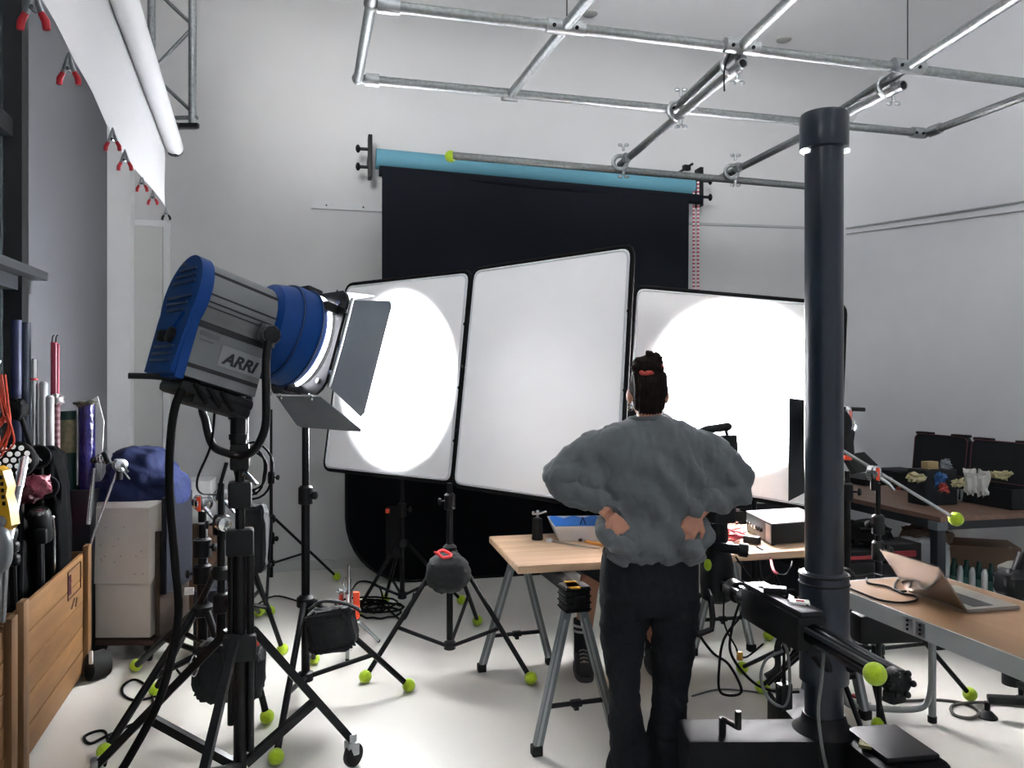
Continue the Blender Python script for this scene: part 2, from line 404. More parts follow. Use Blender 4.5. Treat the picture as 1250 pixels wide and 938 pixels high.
mb = MB(); mb.box(W(212, 187, 4.62), (.05, .05, .03), bev=.008); part(mb, 'end_plug', BLKP, roll)
# spring clamps gripping the lower edge
def spring_clamp(tip, label, s=1.0, tips=True):
    t = thing('spring_clamp', label, 'clamp', tip, 'spring clamps along the hanging paper')
    a = rd.cross(V((0, 0, 1))).normalized()
    ex = V((1, 0, 0)); dn = V((0, 0, -1))
    for k in (-1, 1):
        mb = MB(); j = tip+ex*k*.004*s; m1 = tip+dn*.05*s+ex*k*.02*s; m2 = tip+dn*.075*s+ex*k*.03*s; e = tip+dn*.14*s+ex*k*.052*s
        mb.tube([tip+V((0, 0, .03*s)), m1, m2], [.004*s, .009*s, .009*s], 8, flat=1.6); part(mb, 'jaw', ALU, t)
        mb = MB(); mb.tube([m2, (m2+e)/2+ex*k*.004, e], [.009*s, .011*s, .010*s], 10, flat=1.5); part(mb, 'handle', RED if tips else BLKP, t)
    mb = MB(); c = tip+dn*.058*s; mb.cyl(c-V((0, .016*s, 0)), c+V((0, .016*s, 0)), .011*s, 12); part(mb, 'spring', CHR, t)
def edge_at(px):                                                          # where the paper's lower edge is seen at px
    best = min((abs(625+F*low(i/400).x/low(i/400).y-px), i) for i in range(401)); return low(best[1]/400)
for px, lab, s in ((42, 'red-handled spring clamp highest up the hanging white paper', .6), (85, 'red-handled spring clamp second from the top of the paper edge', .52), (138, 'red-handled spring clamp at the middle of the paper edge', .5), (153, 'red-handled spring clamp just below the middle of the paper edge', .5),
              (174, 'red-handled spring clamp third from the low end of the paper', .45), (187, 'red-handled spring clamp second from the low end of the paper', .45)):
    spring_clamp(edge_at(px)+V((0, -.004, 0)), lab, s)
spring_clamp(low(0.002)+V((0, 0, -.01)), 'plain metal spring clamp hanging at the low end of the paper', .45, False)

# ================================================================ backdrop rollers
bd = thing('backdrop_roller_set', 'light blue paper roll above a black paper backdrop on wall brackets', 'backdrop', RM(rearU(650, -.3), -.3, 1.7))
uL, uR = rearU(459, -.3), rearU(846, -.3)
zL = W(459, 193, RM(uL, -.3).y).z; zR = W(846, 229, RM(uR, -.3).y).z
zr = (zL+zR)/2
BLUEP = mat('light_blue_paper', '#5b93a6', .7)
BLACKP = mat('black_paper', '#0a1019', .8, spec=.2)
mb = MB(); mb.cyl(RM(uL, -.28, zL), RM(uR, -.28, zR), .085, 24); part(mb, 'blue_roll', BLUEP, bd)
mb = MB(); mb.cyl(RM(uL+.02, -.42, zL-.14), RM(uR+.02, -.42, zR-.14), .045, 20); part(mb, 'black_roll', BLACKP, bd)
bl, brr = rearU(466, -.46), rearU(840, -.46)
mb = MB(); rings = [RM(bl, -.46, zL-.14), RM(brr, -.46, zR-.15), RM(brr-.03, -.46, .03), RM(bl+.0, -.46, .03)]
mb.quad(*rings, 24, 24)
for v in mb.bm.verts: v.co += VX*(-.02*math.sin((v.co-O_).dot(UX)*2.1))
part(mb, 'black_sheet', BLACKP, bd)
for u, zz in ((uL-.05, zL), (uR+.06, zR)):
    mb = MB(); mb.box(RM(u, -.3, zz), (.035, .12, .36), TH, .006); b_ = part(mb, 'bracket', BLKP, bd)
    mb = MB(); mb.box(RM(u, -.14, zz+.02), (.03, .26, .05), TH); part(mb, 'wall_arm', BLKP, b_)
    for dz in (.06, -.09):
        mb = MB(); s = -1 if u < 1 else 1; mb.cyl(RM(u, -.33, zz+dz), RM(u+s*.1, -.33, zz+dz), .014, 10); mb.sph(RM(u+s*.1, -.33, zz+dz), (.02, .03, .035), 10); part(mb, 'knob', BLKP, b_)
p = W(838, 205, 7.2); mb = MB(); mb.box(p, (.07, .05, .05), .3, .008); mb.cyl(p, p+V((.06, 0, .04)), .012, 8); mb.cyl(p, p+VX*.22, .012, 8); solo(mb, 'wall_hook', BLKP, 'small black hook on the wall above the backdrop', 'hook')
# red and white bead chain
ch = [W(849.5, y, 7.12) for y in (222, 700)]
CHAIN = stripes('chain_beads', '#b04a5c', '#e2d8da', 9)
chn = thing('roller_chain', 'red and white bead chain hanging beside the black backdrop', 'chain', ch[1])
for dxx in (-.02, .02):
    mb = MB(); mb.cyl(ch[0]+V((dxx, 0, 0)), ch[1]+V((dxx, 0, 0)), .012, 8); part(mb, 'strand', CHAIN, chn)
# black pop-up background leaning by the wall
mb = MB(); u0, u1, ww = rearU(423, -.66), rearU(738, -.66), -.66
uc, hw, hh, rr = (u0+u1)/2, (u1-u0)/2, .8, .52
def rrect(hw, hh, r, n=9): return [(sx*(hw-r)+r*math.cos(a+b*PI/2/n), sy*(hh-r)+r*math.sin(a+b*PI/2/n)) for sx, sy, a in ((1, 1, 0), (-1, 1, PI/2), (-1, -1, PI), (1, -1, 1.5*PI)) for b in range(n+1)]
tilt = (V((0, 0, 1))+VX*.08).normalized()
pop = thing('popup_background', 'black oval pop-up background leaning on the wall behind the panels', 'background', RM(uc, ww, 0))
mb.prism(rrect(hw, hh, rr), RM(uc, ww, 0)+tilt*(hh+.012), UX, tilt, .006); part(mb, 'cloth', mat('black_velvet', '#07090d', .95, spec=.1, nz=.3, sc=3), pop)
mb = MB(); mb.tube([RM(uc, ww, 0)+tilt*(hh+.012)+UX*x+tilt*y for x, y in rrect(hw, hh, rr)], .012, 8, True); part(mb, 'hoop', BLKM, pop)
# black flag standing behind the centre table
mb = MB(); a, b = W(906, 640, 5.6), W(984, 640, 5.75); a.z = b.z = .012
mb.box((a+b)/2+V((0, 0, .36)), ((b-a).length, .03, .70), math.atan2((b-a).y, (b-a).x), .004); solo(mb, 'black_flag_board', mat('black_board', '#12151c', .8), 'black board standing on the floor behind the table, under the bright panel', 'board')
# ================================================================ diffusion / bounce panels
FAB = mat('white_fabric', '#f6f7f8', .85)
def panel(tl, tr, bl, brpx, label, extra=None):
    br_ = on_plane(brpx[0], brpx[1], tl, tr, bl)
    t = thing('fabric_frame_panel', label, 'light panel', (bl+br_)/2, 'white fabric panels round the table')
    n = (tr-tl).cross(bl-tl).normalized(); n = -n if n.y < 0 else n          # points away from camera
    cs = [tl, tr, br_, bl]
    def inset(d): 
        c = sum(cs, V())/4; out = []
        for i, p in enumerate(cs):
            e1 = (cs[i-1]-p).normalized(); e2 = (cs[(i+1) % 4]-p).normalized(); out.append(p+(e1+e2)*d)
        return out
    def rounded(q, r=.06):
        out = []
        for i, p in enumerate(q):
            e1 = (q[i-1]-p).normalized(); e2 = (q[(i+1) % 4]-p).normalized()
            out += [p+e1*r*(1-k/4)**2+e2*r*(k/4)**2 for k in range(5)]
        return out
    mb = MB(); mb.tube(rounded(inset(.0)), .0135, 8, True); part(mb, 'frame', BLKM, t)
    q = rounded(inset(.012), .05); mb = MB(); mb.loft([[p-n*.012 for p in q], [p-n*.006 for p in q]]); part(mb, 'fabric', FAB, t)
    mb = MB(); mb.tube([p-n*.014 for p in rounded(inset(.02), .05)], .006, 6, True); part(mb, 'hem', mat('silver_hem', '#cfd2d6', .5), t)
    mb = MB(); q = rounded(inset(.012), .05); mb.loft([[p+n*.004 for p in q], [p+n*.008 for p in q]]); part(mb, 'backing', BLKM, t)
    for i in range(4):
        a, b = cs[i], cs[(i+1) % 4]
        for f_ in (.25, .55, .8):
            mb = MB(); p = a.lerp(b, f_); mb.sph(p-n*.012, .012, 8); part(mb, 'snap', BLKM, t)
    return t, br_
P1 = panel(W(424, 348, 5.25), W(575, 331, 4.62), W(396, 573, 5.3), (552, 590), 'white fabric panel with a bright hot spot, half hidden by the blue lamp')
P2 = panel(W(579, 329, 4.6), W(773, 300, 3.98), W(554, 593, 4.6), (757, 623), 'largest white fabric panel, softly lit, in the middle of the row')
P3 = panel(W(776, 350, 4.95), W(1032, 372, 4.72), W(760, 582, 4.95), (1022, 627), 'white fabric panel glowing brightly behind the black column')

# ================================================================ tripod stands
def ring_pts(c, r, n=16, ax='z'): return [c+V((math.cos(2*PI*i/n)*r, math.sin(2*PI*i/n)*r, 0)) for i in range(n)]
def stand(name, label, base, top, hub, feet, r=.017, brace=None, knobs=(), foot='ball', cat='light stand', low=.12, group='black tripod stands', mtl=None, bR=.034):
    m = mtl or BLK
    bx = V((base[0], base[1], 0)); t = thing(name, label, cat, bx, group)
    up = lambda z: V((bx.x, bx.y, z))
    ks = sorted(knobs); zs = [low]+ks+[top]
    for i in range(len(zs)-1):
        mb = MB(); mb.cyl(up(zs[i]), up(zs[i+1]), r*(1-.16*i), 14); part(mb, 'mast', m, t)
    mb = MB(); mb.lathe([(r*1.3, -.03), (r*2.1, -.02), (r*2.1, .02), (r*1.3, .035)], up(hub), seg=16); part(mb, 'hub', BLKP, t)
    for z in ks:
        mb = MB(); mb.lathe([(r*1.2, -.05), (r*1.7, -.045), (r*1.7, .035), (r*1.2, .045)], up(z), seg=14); c = part(mb, 'collar', BLKP, t)
        mb = MB(); a = R(random.choice((-10, -30, 200))); d = V((math.cos(a), math.sin(a), 0)); mb.cyl(up(z)+d*r, up(z)+d*(r+.035), .006, 8); mb.lathe([(.008, 0), (.02, .004), (.02, .016), (.01, .02)], up(z)+d*(r+.03), d, 10); part(mb, 'knob', BLKP, c)
    for f_ in feet:
        f_ = V((f_[0], f_[1], 0)); d = (f_-bx); d.z = 0; d.normalize()
        h0 = up(hub)+d*r*2; end = V((f_.x, f_.y, .03 if foot == 'ball' else (.10 if foot == 'caster' else .012)))
        mb = MB(); mb.cyl(h0, end, r*.72, 10); lg = part(mb, 'leg', m, t)
        if foot == 'ball':
            mb = MB(); mb.sph(V((f_.x, f_.y, bR)), bR, 18); part(mb, 'tennis_ball', BALL, lg)
        elif foot == 'caster':
            mb = MB(); mb.cyl(end+V((0, 0, .02)), end-V((0, 0, .025)), .02, 10); mb.box(end-V((0, 0, .045)), (.045, .05, .05), .5, .006); part(mb, 'caster_fork', ALU, lg)
            mb = MB(); c = V((f_.x+.008, f_.y, .045)); ax = V((.8, -.6, 0)); mb.lathe([(.02, -.016), (.042, -.013), (.045, 0), (.042, .013), (.02, .016)], c, ax, 18); part(mb, 'caster_wheel', RUB, lg)
        else:
            mb = MB(); mb.cyl(end+V((0, 0, .02)), end-V((0, 0, .012)), r, 8); part(mb, 'rubber_foot', RUB, lg)
        if brace is not None:
            mid = h0.lerp(end, brace[1]); mb = MB(); mb.cyl(up(brace[0])+d*r, mid, r*.6, 8); part(mb, 'brace', m, t)
    if brace is not None:
        mb = MB(); mb.lathe([(r*1.2, -.025), (r*1.8, -.02), (r*1.8, .02), (r*1.2, .025)], up(brace[0]), seg=12); part(mb, 'brace_collar', BLKP, t)
    return t
def xy(p): return (p.x, p.y)
def grip_head(par, c, s=1.0, red=True):                                    # round silver clamp with a handle
    mb = MB(); mb.lathe([(.018*s, -.03*s), (.036*s, -.024*s), (.036*s, -.004*s), (.02*s, 0), (.036*s, .004*s), (.036*s, .024*s), (.018*s, .03*s)], c, (.75, -.65, 0), 18); h = part(mb, 'grip_head', CHR, par)
    if red:
        mb = MB(); mb.box(c+V((.0, -.037*s, -.0)), (.016*s, .006*s, .06*s), bev=.002); part(mb, 'orange_tape', ORG, h)
    mb = MB(); mb.tube([c+V((.02*s, -.02*s, -.02*s)), c+V((.05*s, -.04*s, -.045*s)), c+V((.075*s, -.04*s, -.075*s))], [.009*s, .008*s, .006*s], 8); part(mb, 'handle', CHR, h)
    mb = MB(); mb.cyl(c-V((0, 0, .025*s)), c-V((0, 0, .08*s)), .017*s, 12); part(mb, 'socket', BLKP, h)
    return h

# stand by the rear wall (behind the lamp)
b3 = G(331, 724); stand('light_stand', 'thin black stand by the rear wall, behind the big lamp', xy(b3), W(332, 500, b3.y).z, W(332, 634, b3.y).z, [xy(G(411, 709)), xy(G(325, 749)), xy(G(262, 722))], .015, (W(0, 688, b3.y).z, .55), [W(0, 583, b3.y).z, .42])
# stand with sandbag (tall, ball feet)
b2 = V(((373-625)/F*3.86, 3.86, 0)); s2 = stand('light_stand', 'black stand with a sandbag on its leg, beneath the lamp doors', xy(b2), W(374, 520, 3.86).z, W(0, 735, 3.86).z, [xy(G(499, 845)), xy(G(337, 934)), xy(G(383, 812))], .021, (W(0, 826, 3.86).z, .62), [W(0, 604, 3.86).z])
# stand that carries the panel seam, round black bag on it
b4 = G(549, 806); s4 = stand('light_stand', 'black stand holding the panel seam, with a round black bag on its hub', xy(b4), W(0, 590, b4.y).z, W(0, 672, b4.y).z, [xy(G(446, 834)), xy(G(648, 836)), xy(G(583, 764)), ][:3], .019, (W(0, 788, b4.y).z, .62), [W(0, 612, b4.y).z])
b5 = G(491, 750); s5 = stand('light_stand', 'black stand in front of the dark pop-up background', xy(b5), W(0, 520, b5.y).z, W(0, 664, b5.y).z, [xy(G(436, 752)), xy(G(563, 738)), xy(G(470, 737))], .017, (W(0, 727, b5.y).z, .6), [W(0, 622, b5.y).z])
mb = MB(); p = W(474, 623, b5.y); mb.box(p+V((.0, -.03, 0)), (.025, .02, .03)); tg = part(mb, 'orange_tag', ORG, s5)
mb = MB(); mb.box(W(481, 650, b5.y), (.11, .025, .36), bev=.01); part(mb, 'hanging_pouch', BLKM, s5)
# stand behind the bright panel (supports it)
b6 = V((1.62, 5.15, 0)); stand('light_stand', 'black stand holding the bright panel from behind', (1.62, 5.15), 1.5, .6, [(1.95, 5.45), (1.3, 5.5), (1.6, 4.8)], .017, (.25, .55), [.95])

# ================================================================ nested grip stands under the lamp
cs1 = stand('grip_stand', 'grip stand with silver clamp head and a red stripe, beside the white boxes', ((247-625)/F*3.72, 3.72), W(0, 640, 3.72).z, W(0, 745, 3.72).z, [xy(G(128, 927)), xy(G(301, 904)), xy(G(166, 820))], .025, (.30, .5), [W(0, 668, 3.72).z, W(0, 700, 3.72).z], cat='grip stand')
grip_head(cs1, W(247, 614, 3.72), 1.15)
grip_head(cs1, W(271, 606, 3.74), 1.0, False)
cs2 = stand('grip_stand', 'grip stand with tall black mast close behind the lamp stand', ((270-625)/F*3.6, 3.6), W(0, 590, 3.6).z, W(0, 700, 3.6).z, [xy(G(326, 884)), xy(G(190, 850)), xy(G(316, 753))], .022, (.35, .5), [W(0, 640, 3.6).z, W(0, 735, 3.6).z], cat='grip stand')
grip_head(cs2, W(272, 640, 3.55), .9, False)
cs3 = stand('grip_stand', 'grip stand with red clip and cable loops, behind the lamp stand', ((300-625)/F*4.35, 4.35), W(0, 500, 4.35).z, W(0, 690, 4.35).z, [xy(G(330, 752)), xy(G(345, 800)), xy(G(250, 800))], .02, (.35, .5), [W(0, 600, 4.35).z], cat='grip stand')
# big rolling lamp stand
LX, LY = -1.035, 2.93
ls = thing('lamp_stand', 'heavy black rolling stand carrying the big blue lamp', 'lamp stand', (LX, LY, 0))
up = lambda z: V((LX, LY, z))
zt_ = W(0, 548, LY).z
for z0, z1, r in ((.12, .62, .024), (.5, zt_-.32, .0215), (zt_-.34, zt_, .018)):
    mb = MB(); mb.cyl(up(z0), up(z1), r, 18); part(mb, 'mast', BLK, ls)
for dx_, z0, z1, r in ((-.035, .3, 1.02, .016), (.036, .2, .98, .014)):
    mb = MB(); mb.cyl(up(z0)+V((dx_, .01, 0)), up(z1)+V((dx_, .01, 0)), r, 12); part(mb, 'side_rail', BLK, ls)
for z, w_ in ((zt_-.03, .07), (1.18, .085), (1.0, .10), (.6, .12)):
    mb = MB(); mb.box(up(z), (w_, .08, .10), .3, .012); part(mb, 'collar', BLKP, ls)
mb = MB(); mb.tube([up(zt_-.09)+V((.03, -.04, 0)), up(zt_-.10)+V((.05, -.05, 0)), up(zt_-.13)+V((.085, -.06, 0))], [.012, .01, .007], 8); part(mb, 'handle', CHR, ls)
mb = MB(); mb.tube([up(zt_-.05)+V((-.04, -.03, 0)), up(zt_-.12)+V((-.06, -.03, 0)), up(zt_-.19)+V((-.075, -.03, 0))], .007, 8); part(mb, 'handle', BLKP, ls)
hubz = W(0, 772, LY).z
for fx, fy in ((-.67, 3.22), (-1.62, 3.0), (-1.0, 2.3)):
    d = V((fx-LX, fy-LY, 0)).normalized(); a = up(hubz)+d*.05; e = V((fx, fy, .11))
    mb = MB(); mb.beam(a, e, .028, .03); lg = part(mb, 'leg', BLK, ls)
    mb = MB(); mid = a.lerp(e, .62); mb.beam(up(.15)+d*.02, mid, .026, .034); part(mb, 'brace', BLK, ls)
    mb = MB(); mb.cyl(e+V((0, 0, .03)), e-V((0, 0, .01)), .022, 12); mb.box(e-V((0, 0, .03)), (.05, .055, .055), .6, .008); part(mb, 'caster_fork', ALU, lg)
    mb = MB(); mb.lathe([(.022, -.018), (.046, -.014), (.05, 0), (.046, .014), (.022, .018)], V((fx+.006, fy, .05)), (.85, -.5, 0), 20); part(mb, 'caster_wheel', RUB, lg)

# ================================================================ big lamp head
az, dn = R(45), R(17)
ax = V((math.sin(az)*math.cos(dn), math.cos(az)*math.cos(dn), -math.sin(dn))); rt = V((math.cos(az), -math.sin(az), 0)); upv = rt.cross(ax)
LO = W(229, 363, 2.75)
ZC = .0
LM = frame_m(LO, ax, -rt, upv)
lamp = thing('film_lamp', 'large blue and grey film lamp with barn doors, aimed away at the panels', 'film lamp', (LX, LY, zt_))
LBLUE = mat('lamp_blue', '#033a7c', .5, nz=.08, sc=8, spec=.2)
LGREY = mat('lamp_grey', '#6f7274', .45, .35, nz=.05, sc=14)
LDARK = mat('lamp_groove', '#15171a', .6)
def key(Rr, hw, bot, n=26, top=0):
    a0 = math.acos(min(1, hw/Rr)); pts = [(math.cos(a)*Rr, math.sin(a)*Rr) for a in [(-a0)+(PI+2*a0)*i/n for i in range(n+1)]]
    return pts+[(-hw*1.08, bot), (hw*1.08, bot)]
ey, ez_ = V((0, 1, 0)), V((0, 0, 1))
mb = MB(LM); mb.prism(key(.142, .112, -.285), (.02, 0, 0), ey, ez_, .27); part(mb, 'housing', LGREY, lamp)
mb = MB(LM); mb.prism(key(.152, .122, -.30), (-.025, 0, 0), ey, ez_, .045); 
bmesh.ops.bevel(mb.bm, geom=[e for e in mb.bm.edges if all((LM.inverted() @ v.co).x < -.02 for v in e.verts)], offset=.014, segments=3, affect='EDGES')
rp = part(mb, 'rear_panel', LBLUE, lamp)
for z, w_ in ((.095, .075), (.07, .09), (.045, .10), (-.01, .105), (-.035, .09), (-.06, .07), (-.195, .085), (-.22, .085), (-.245, .085)):
    mb = MB(LM); mb.box((-.026, 0, z), (.012, w_*2, .011), None, .004); part(mb, 'louvre', mat('lamp_blue_dark', '#10305e', .5), rp)
mb = MB(LM); mb.prism([(-.09, -.075), (.09, -.075), (.03, -.135), (-.03, -.135)][::-1], (-.034, 0, 0), ey, ez_, .010); part(mb, 'rear_wedge', LBLUE, rp)
for y, z, r in ((.04, -.155, .022), (.052, -.148, .013), (.025, -.165, .012), (-.04, -.155, .028)):
    mb = MB(LM); mb.lathe([(r, 0), (r, .016), (r*.6, .02)], (-.024, y, z), (-1, 0, 0), 14); part(mb, 'connector', BLKP, rp)
mb = MB(LM); mb.box((-.028, .05, .118), (.006, .03, .008)); part(mb, 'latch', CHR, rp)
for ang, w_ in ((38, .012), (4, .005), (-7, .005), (-14, .004)):                     # long grooves on the barrel
    for s in (-1, 1):
        y, z = -s*.1425*math.cos(R(ang)), .1425*math.sin(R(ang)); mb = MB(LM); mb.box((.155, y, z), (.265, .004, w_)); part(mb, 'groove', LDARK, lamp)
for s in (-1, 1):
    for z, h in ((-.095, .022), (-.245, .014)):
        mb = MB(LM); mb.box((.155, s*(.1145 if z > -.2 else .1195), z), (.265, .006, h)); part(mb, 'groove', LDARK, lamp)
mb = MB(LM); mb.box((.205, -.1185, -.18), (.165, .003, .075)); bdg = part(mb, 'badge', mat('badge_grey', '#7d8082', .5), lamp)
lettering('ARRI', .058, frame_m(LM @ V((.138, -.1205, -.204)), ax, upv, rt), 'lettering', mat('badge_ink', '#15161a', .6), bdg, .28, .0022)
mb = MB(LM); mb.box((.07, -.118, -.125), (.07, .002, .014)); mb.box((.065, -.118, -.148), (.05, .002, .006)); part(mb, 'small_print', mat('small_print', '#55585b', .6), lamp)
mb = MB(LM); mb.lathe([(.13, .27), (.15, .28), (.168, .292), (.182, .34), (.186, .36), (.195, .365), (.197, .44), (.187, .465)], (0, 0, ZC), (1, 0, 0), 48); part(mb, 'front_drum', LBLUE, lamp)
for r_, x_ in ((.19, .362), (.2, .438)):
    mb = MB(LM); mb.tube([V((x_, math.cos(2*PI*i/40)*r_, ZC+math.sin(2*PI*i/40)*r_)) for i in range(40)], .004, 6, True); part(mb, 'drum_bead', mat('lamp_blue_dark', '#10305e', .5), lamp)
LENS = mat('lamp_glow', '#f4f6ff', .4, emit=5)
mb = MB(LM); mb.lathe([(.18, .466), (.195, .472), (.195, .48), (.001, .485)], (0, 0, ZC), (1, 0, 0), 48); part(mb, 'lens', LENS, lamp)
# black square accessory frame with round opening
def plate(x, half, r, th):
    n = 48; mb = MB(LM); out = []; inn = []
    for i in range(n):
        a = 2*PI*i/n; k = min(1/max(abs(math.cos(a)), 1e-6), 1/max(abs(math.sin(a)), 1e-6)); k = min(k, 1.28)
        out.append((math.cos(a)*half*k, math.sin(a)*half*k+ZC)); inn.append((math.cos(a)*r, math.sin(a)*r+ZC))
    vs = [[mb.bm.verts.new((x+dx_, *p)) for p in q] for dx_ in (0, th) for q in (out, inn)]
    for i in range(n):
        j = (i+1) % n
        mb.face([vs[0][i], vs[0][j], vs[1][j], vs[1][i]]); mb.face([vs[2][j], vs[2][i], vs[3][i], vs[3][j]])
        mb.face([vs[0][j], vs[0][i], vs[2][i], vs[2][j]]); mb.face([vs[1][i], vs[1][j], vs[3][j], vs[3][i]])
    mb._add([v for q in vs for v in q]); return mb
fr = part(plate(.50, .212, .188, .012), 'door_frame', BLK, lamp)
for a in (45, 135, 225, 315):
    mb = MB(LM); y, z = math.cos(R(a))*.225, math.sin(R(a))*.225+ZC; mb.lathe([(.011, 0), (.011, .004)], (.499, y, z), (-1, 0, 0), 12); part(mb, 'rivet', CHR, fr)
for a in (20, 140, 260):
    mb = MB(LM); y, z = math.cos(R(a))*.20, math.sin(R(a))*.20+ZC; mb.box((.475, y, z), (.07, .035, .035), None, .005); part(mb, 'bracket_tab', BLKP, lamp)
mb = MB(LM); mb.box((.46, .02, .205), (.07, .09, .03), None, .008); part(mb, 'top_catch', BLKP, lamp)
DOOR = mat('barn_door_grey', '#69717a', .45, .2, nz=.1, sc=6)
def door(hinge_c, hdir, fwd, h0, h1, L, nm='barn_door', m=DOOR, skew=0):
    mb = MB(LM); hc, hd, fw = V(hinge_c), V(hdir), V(fwd).normalized(); n = hd.cross(fw).normalized()*.003
    q = [hc-hd*h0, hc+hd*h0, hc+fw*L*.93+hd*h1*1.0, hc+fw*L+hd*h1*.92, hc+fw*L-hd*h1*.92, hc+fw*L*.93-hd*h1]
    mb.loft([q, [p+n for p in q]]); d = part(mb, nm, m, lamp)
    for k in (-.7, .7):
        mb = MB(LM); mb.cyl(hc+hd*h0*k, hc+hd*h0*k-fw*.02, .008, 8); mb.sph(hc+hd*h0*k+n*3, .009, 8); part(mb, 'hinge', CHR, d)
door((.52, -.215, ZC), (0, 0, 1), (.985, .12, .0), .175, .245, .20)
door((.52, .215, ZC), (0, 0, 1), (.45, .9, 0), .17, .24, .2)
door((.52, 0, ZC-.215), (0, 1, 0), (.85, 0, -.42), .17, .245, .20)
door((.52, 0, ZC+.215), (0, 1, 0), (1, 0, .22), .17, .20, .11, m=ALU)
mb = MB(LM); mb.tube([(.515, -.222, .18), (.515, -.226, .0), (.515, -.222, -.18)], .007, 8); part(mb, 'hinge_rod', CHR, lamp)
# yoke
py_ = -.155
mb = MB(LM); mb.prism([(-.035, -.03), (.035, -.045), (.035, .02), (.02, .035), (-.035, .03)], (.255, -.142, -.055), V((1, 0, 0)), ez_, .02); mb.cyl((.255, -.15, -.06), (.255, -.185, -.06), .036, 20); part(mb, 'pivot_lock', mat('pivot_grey', '#5a5d5f', .5, .4), lamp)
mb = MB(LM); mb.lathe([(.03, 0), (.033, .012), (.02, .016)], (.255, -.18, -.06), (0, -1, 0), 8); part(mb, 'pivot_knob', BLKP, lamp)
pvR = LM @ V((.255, -.17, -.06)); pvL = LM @ V((.255, .17, -.06)); 
yb = W(290, 556, 2.83); yl = W(249, 500, 3.15); yr = W(324, 425, 2.78)
ypts = [pvR+V((0, 0, .02)), W(325, 440, pvR.y-.03), W(325, 480, pvR.y-.02), W(324, 520, pvR.y), W(313, 546, pvR.y+.02), W(298, 556, 2.83), W(276, 553, 2.93), W(259, 543, 3.02), W(251, 515, 3.1), W(248, 488, 3.14), pvL]
mb = MB(); mb.tube(cr(ypts, 5), .0155, 12, flat=1.0); part(mb, 'yoke', BLK, lamp)
mb = MB(); mb.cyl(W(291, 543, LY), W(291, 505, LY), .030, 18); mb.cyl(W(291, 512, LY), W(291, 503, LY), .037, 18); mb.cyl(W(291, 537, LY), W(291, 530, LY), .035, 18); part(mb, 'receiver', BLKP, lamp)
mb = MB(); mb.cyl(W(291, 549, LY), W(291, 542, LY), .019, 14); part(mb, 'orange_ring', ORG, lamp)
mb = MB(); mb.tube([W(291, 505, LY), W(277, 497, LY), W(277, 486, LY+.02)], .014, 8); mb.tube([W(291, 505, LY), W(304, 497, LY), W(304, 486, LY+.02)], .014, 8); part(mb, 'mount_fork', BLKP, lamp)
mb = MB(LM); mb.box((.165, -.01, -.318), (.28, .20, .045), None, .02); mb.box((.19, -.03, -.348), (.22, .16, .04), None, .015); part(mb, 'ballast_tray', BLKP, lamp)
for i in range(3):
    mb = MB(LM); mb.tube([(.07+.05*i, -.112, -.30), (.10+.05*i, -.118, -.33), (.13+.05*i, -.112, -.355)], .008, 8); part(mb, 'tray_rib', BLKM, lamp)
mb = MB(); mb.tube(cr([W(157, 459, 2.66), W(190, 460, 2.68), W(225, 465, 2.7), W(258, 475, 2.78), W(300, 492, 2.9)], 5), [.011]*12+[.016]*9, 10, flat=1.0); part(mb, 'tilt_bar', BLKP, lamp)
lc = cr([W(246, 462, 2.72), W(228, 468, 2.66), W(213, 500, 2.62), W(207, 560, 2.62), W(208, 620, 2.64), W(214, 690, 2.66), W(217, 760, 2.68), W(196, 850, 2.72), W(158, 925, 2.72), W(120, 985, 2.6), W(100, 1040, 2.45)], 8)
mb = MB(); mb.tube([p if p.z > .012 else V((p.x, p.y, .012)) for p in lc], .0145, 10); solo(mb, 'lamp_cable', CAB, 'thick black power cable dropping from the lamp to the floor', 'cable')
mb = MB(); mb.tube(cr([W(262, 503, 2.95), W(257, 545, 2.98), W(241, 585, 3.2), W(245, 602, 3.55), W(266, 604, 3.7)], 8), .005, 8); solo(mb, 'thin_cable', CAB, 'thin black cable looping from the lamp tray to a silver clamp', 'cable')
mb = MB()
for rx, rz, ox in ((.05, .16, .055), (.075, .19, .07), (.06, .13, .05)):
    c = W(300, 575, 3.08); mb.tube([c+V((ox*.4+math.cos(2*PI*i/24)*rx, .01*math.sin(i)+ox*.2, math.sin(2*PI*i/24)*rz*.6)) for i in range(24)], .005, 6, True)
solo(mb, 'coiled_cable', CAB, 'loops of thin black cable hung behind the lamp stand', 'cable')

# ================================================================ second lamp, behind the black column
l2 = thing('compact_lamp', 'smaller dark lamp with a tall barn door, hidden behind the black column', 'film lamp', (1.42, 3.42, 0))
t2 = V((1.33, 4.85, 1.52)); c2 = V((1.405, 3.48, 1.43)); a2 = (t2-c2).normalized(); r2 = a2.cross(V((0, 0, 1))).normalized(); u2 = r2.cross(a2)
M2 = frame_m(c2, a2, -r2, u2)
mb = MB(M2); mb.lathe([(.05, -.13), (.075, -.12), (.078, .05), (.085, .06), (.085, .09)], (0, 0, 0), (1, 0, 0), 24); part(mb, 'housing', BLK, l2)
mb = MB(M2); mb.lathe([(.07, .09), (.001, .094)], (0, 0, 0), (1, 0, 0), 24); part(mb, 'lens', LENS, l2)
a, b, c, d = W(964, 486, 3.45), W(984, 489, 3.50), W(984, 600, 3.50), W(963, 612, 3.45)
b, c = W(990, 489, 3.52), W(990, 598, 3.52)
mb = MB(); mb.slab(a, b, c, d, .004); part(mb, 'barn_door', mat('barn_door_dark', '#24272b', .5, .3), l2)
mb = MB(); mb.tube([b, V((1.395, 3.55, b.z)), V((1.395, 3.55, c.z)), c], .006, 6); part(mb, 'door_hinge', BLK, l2)
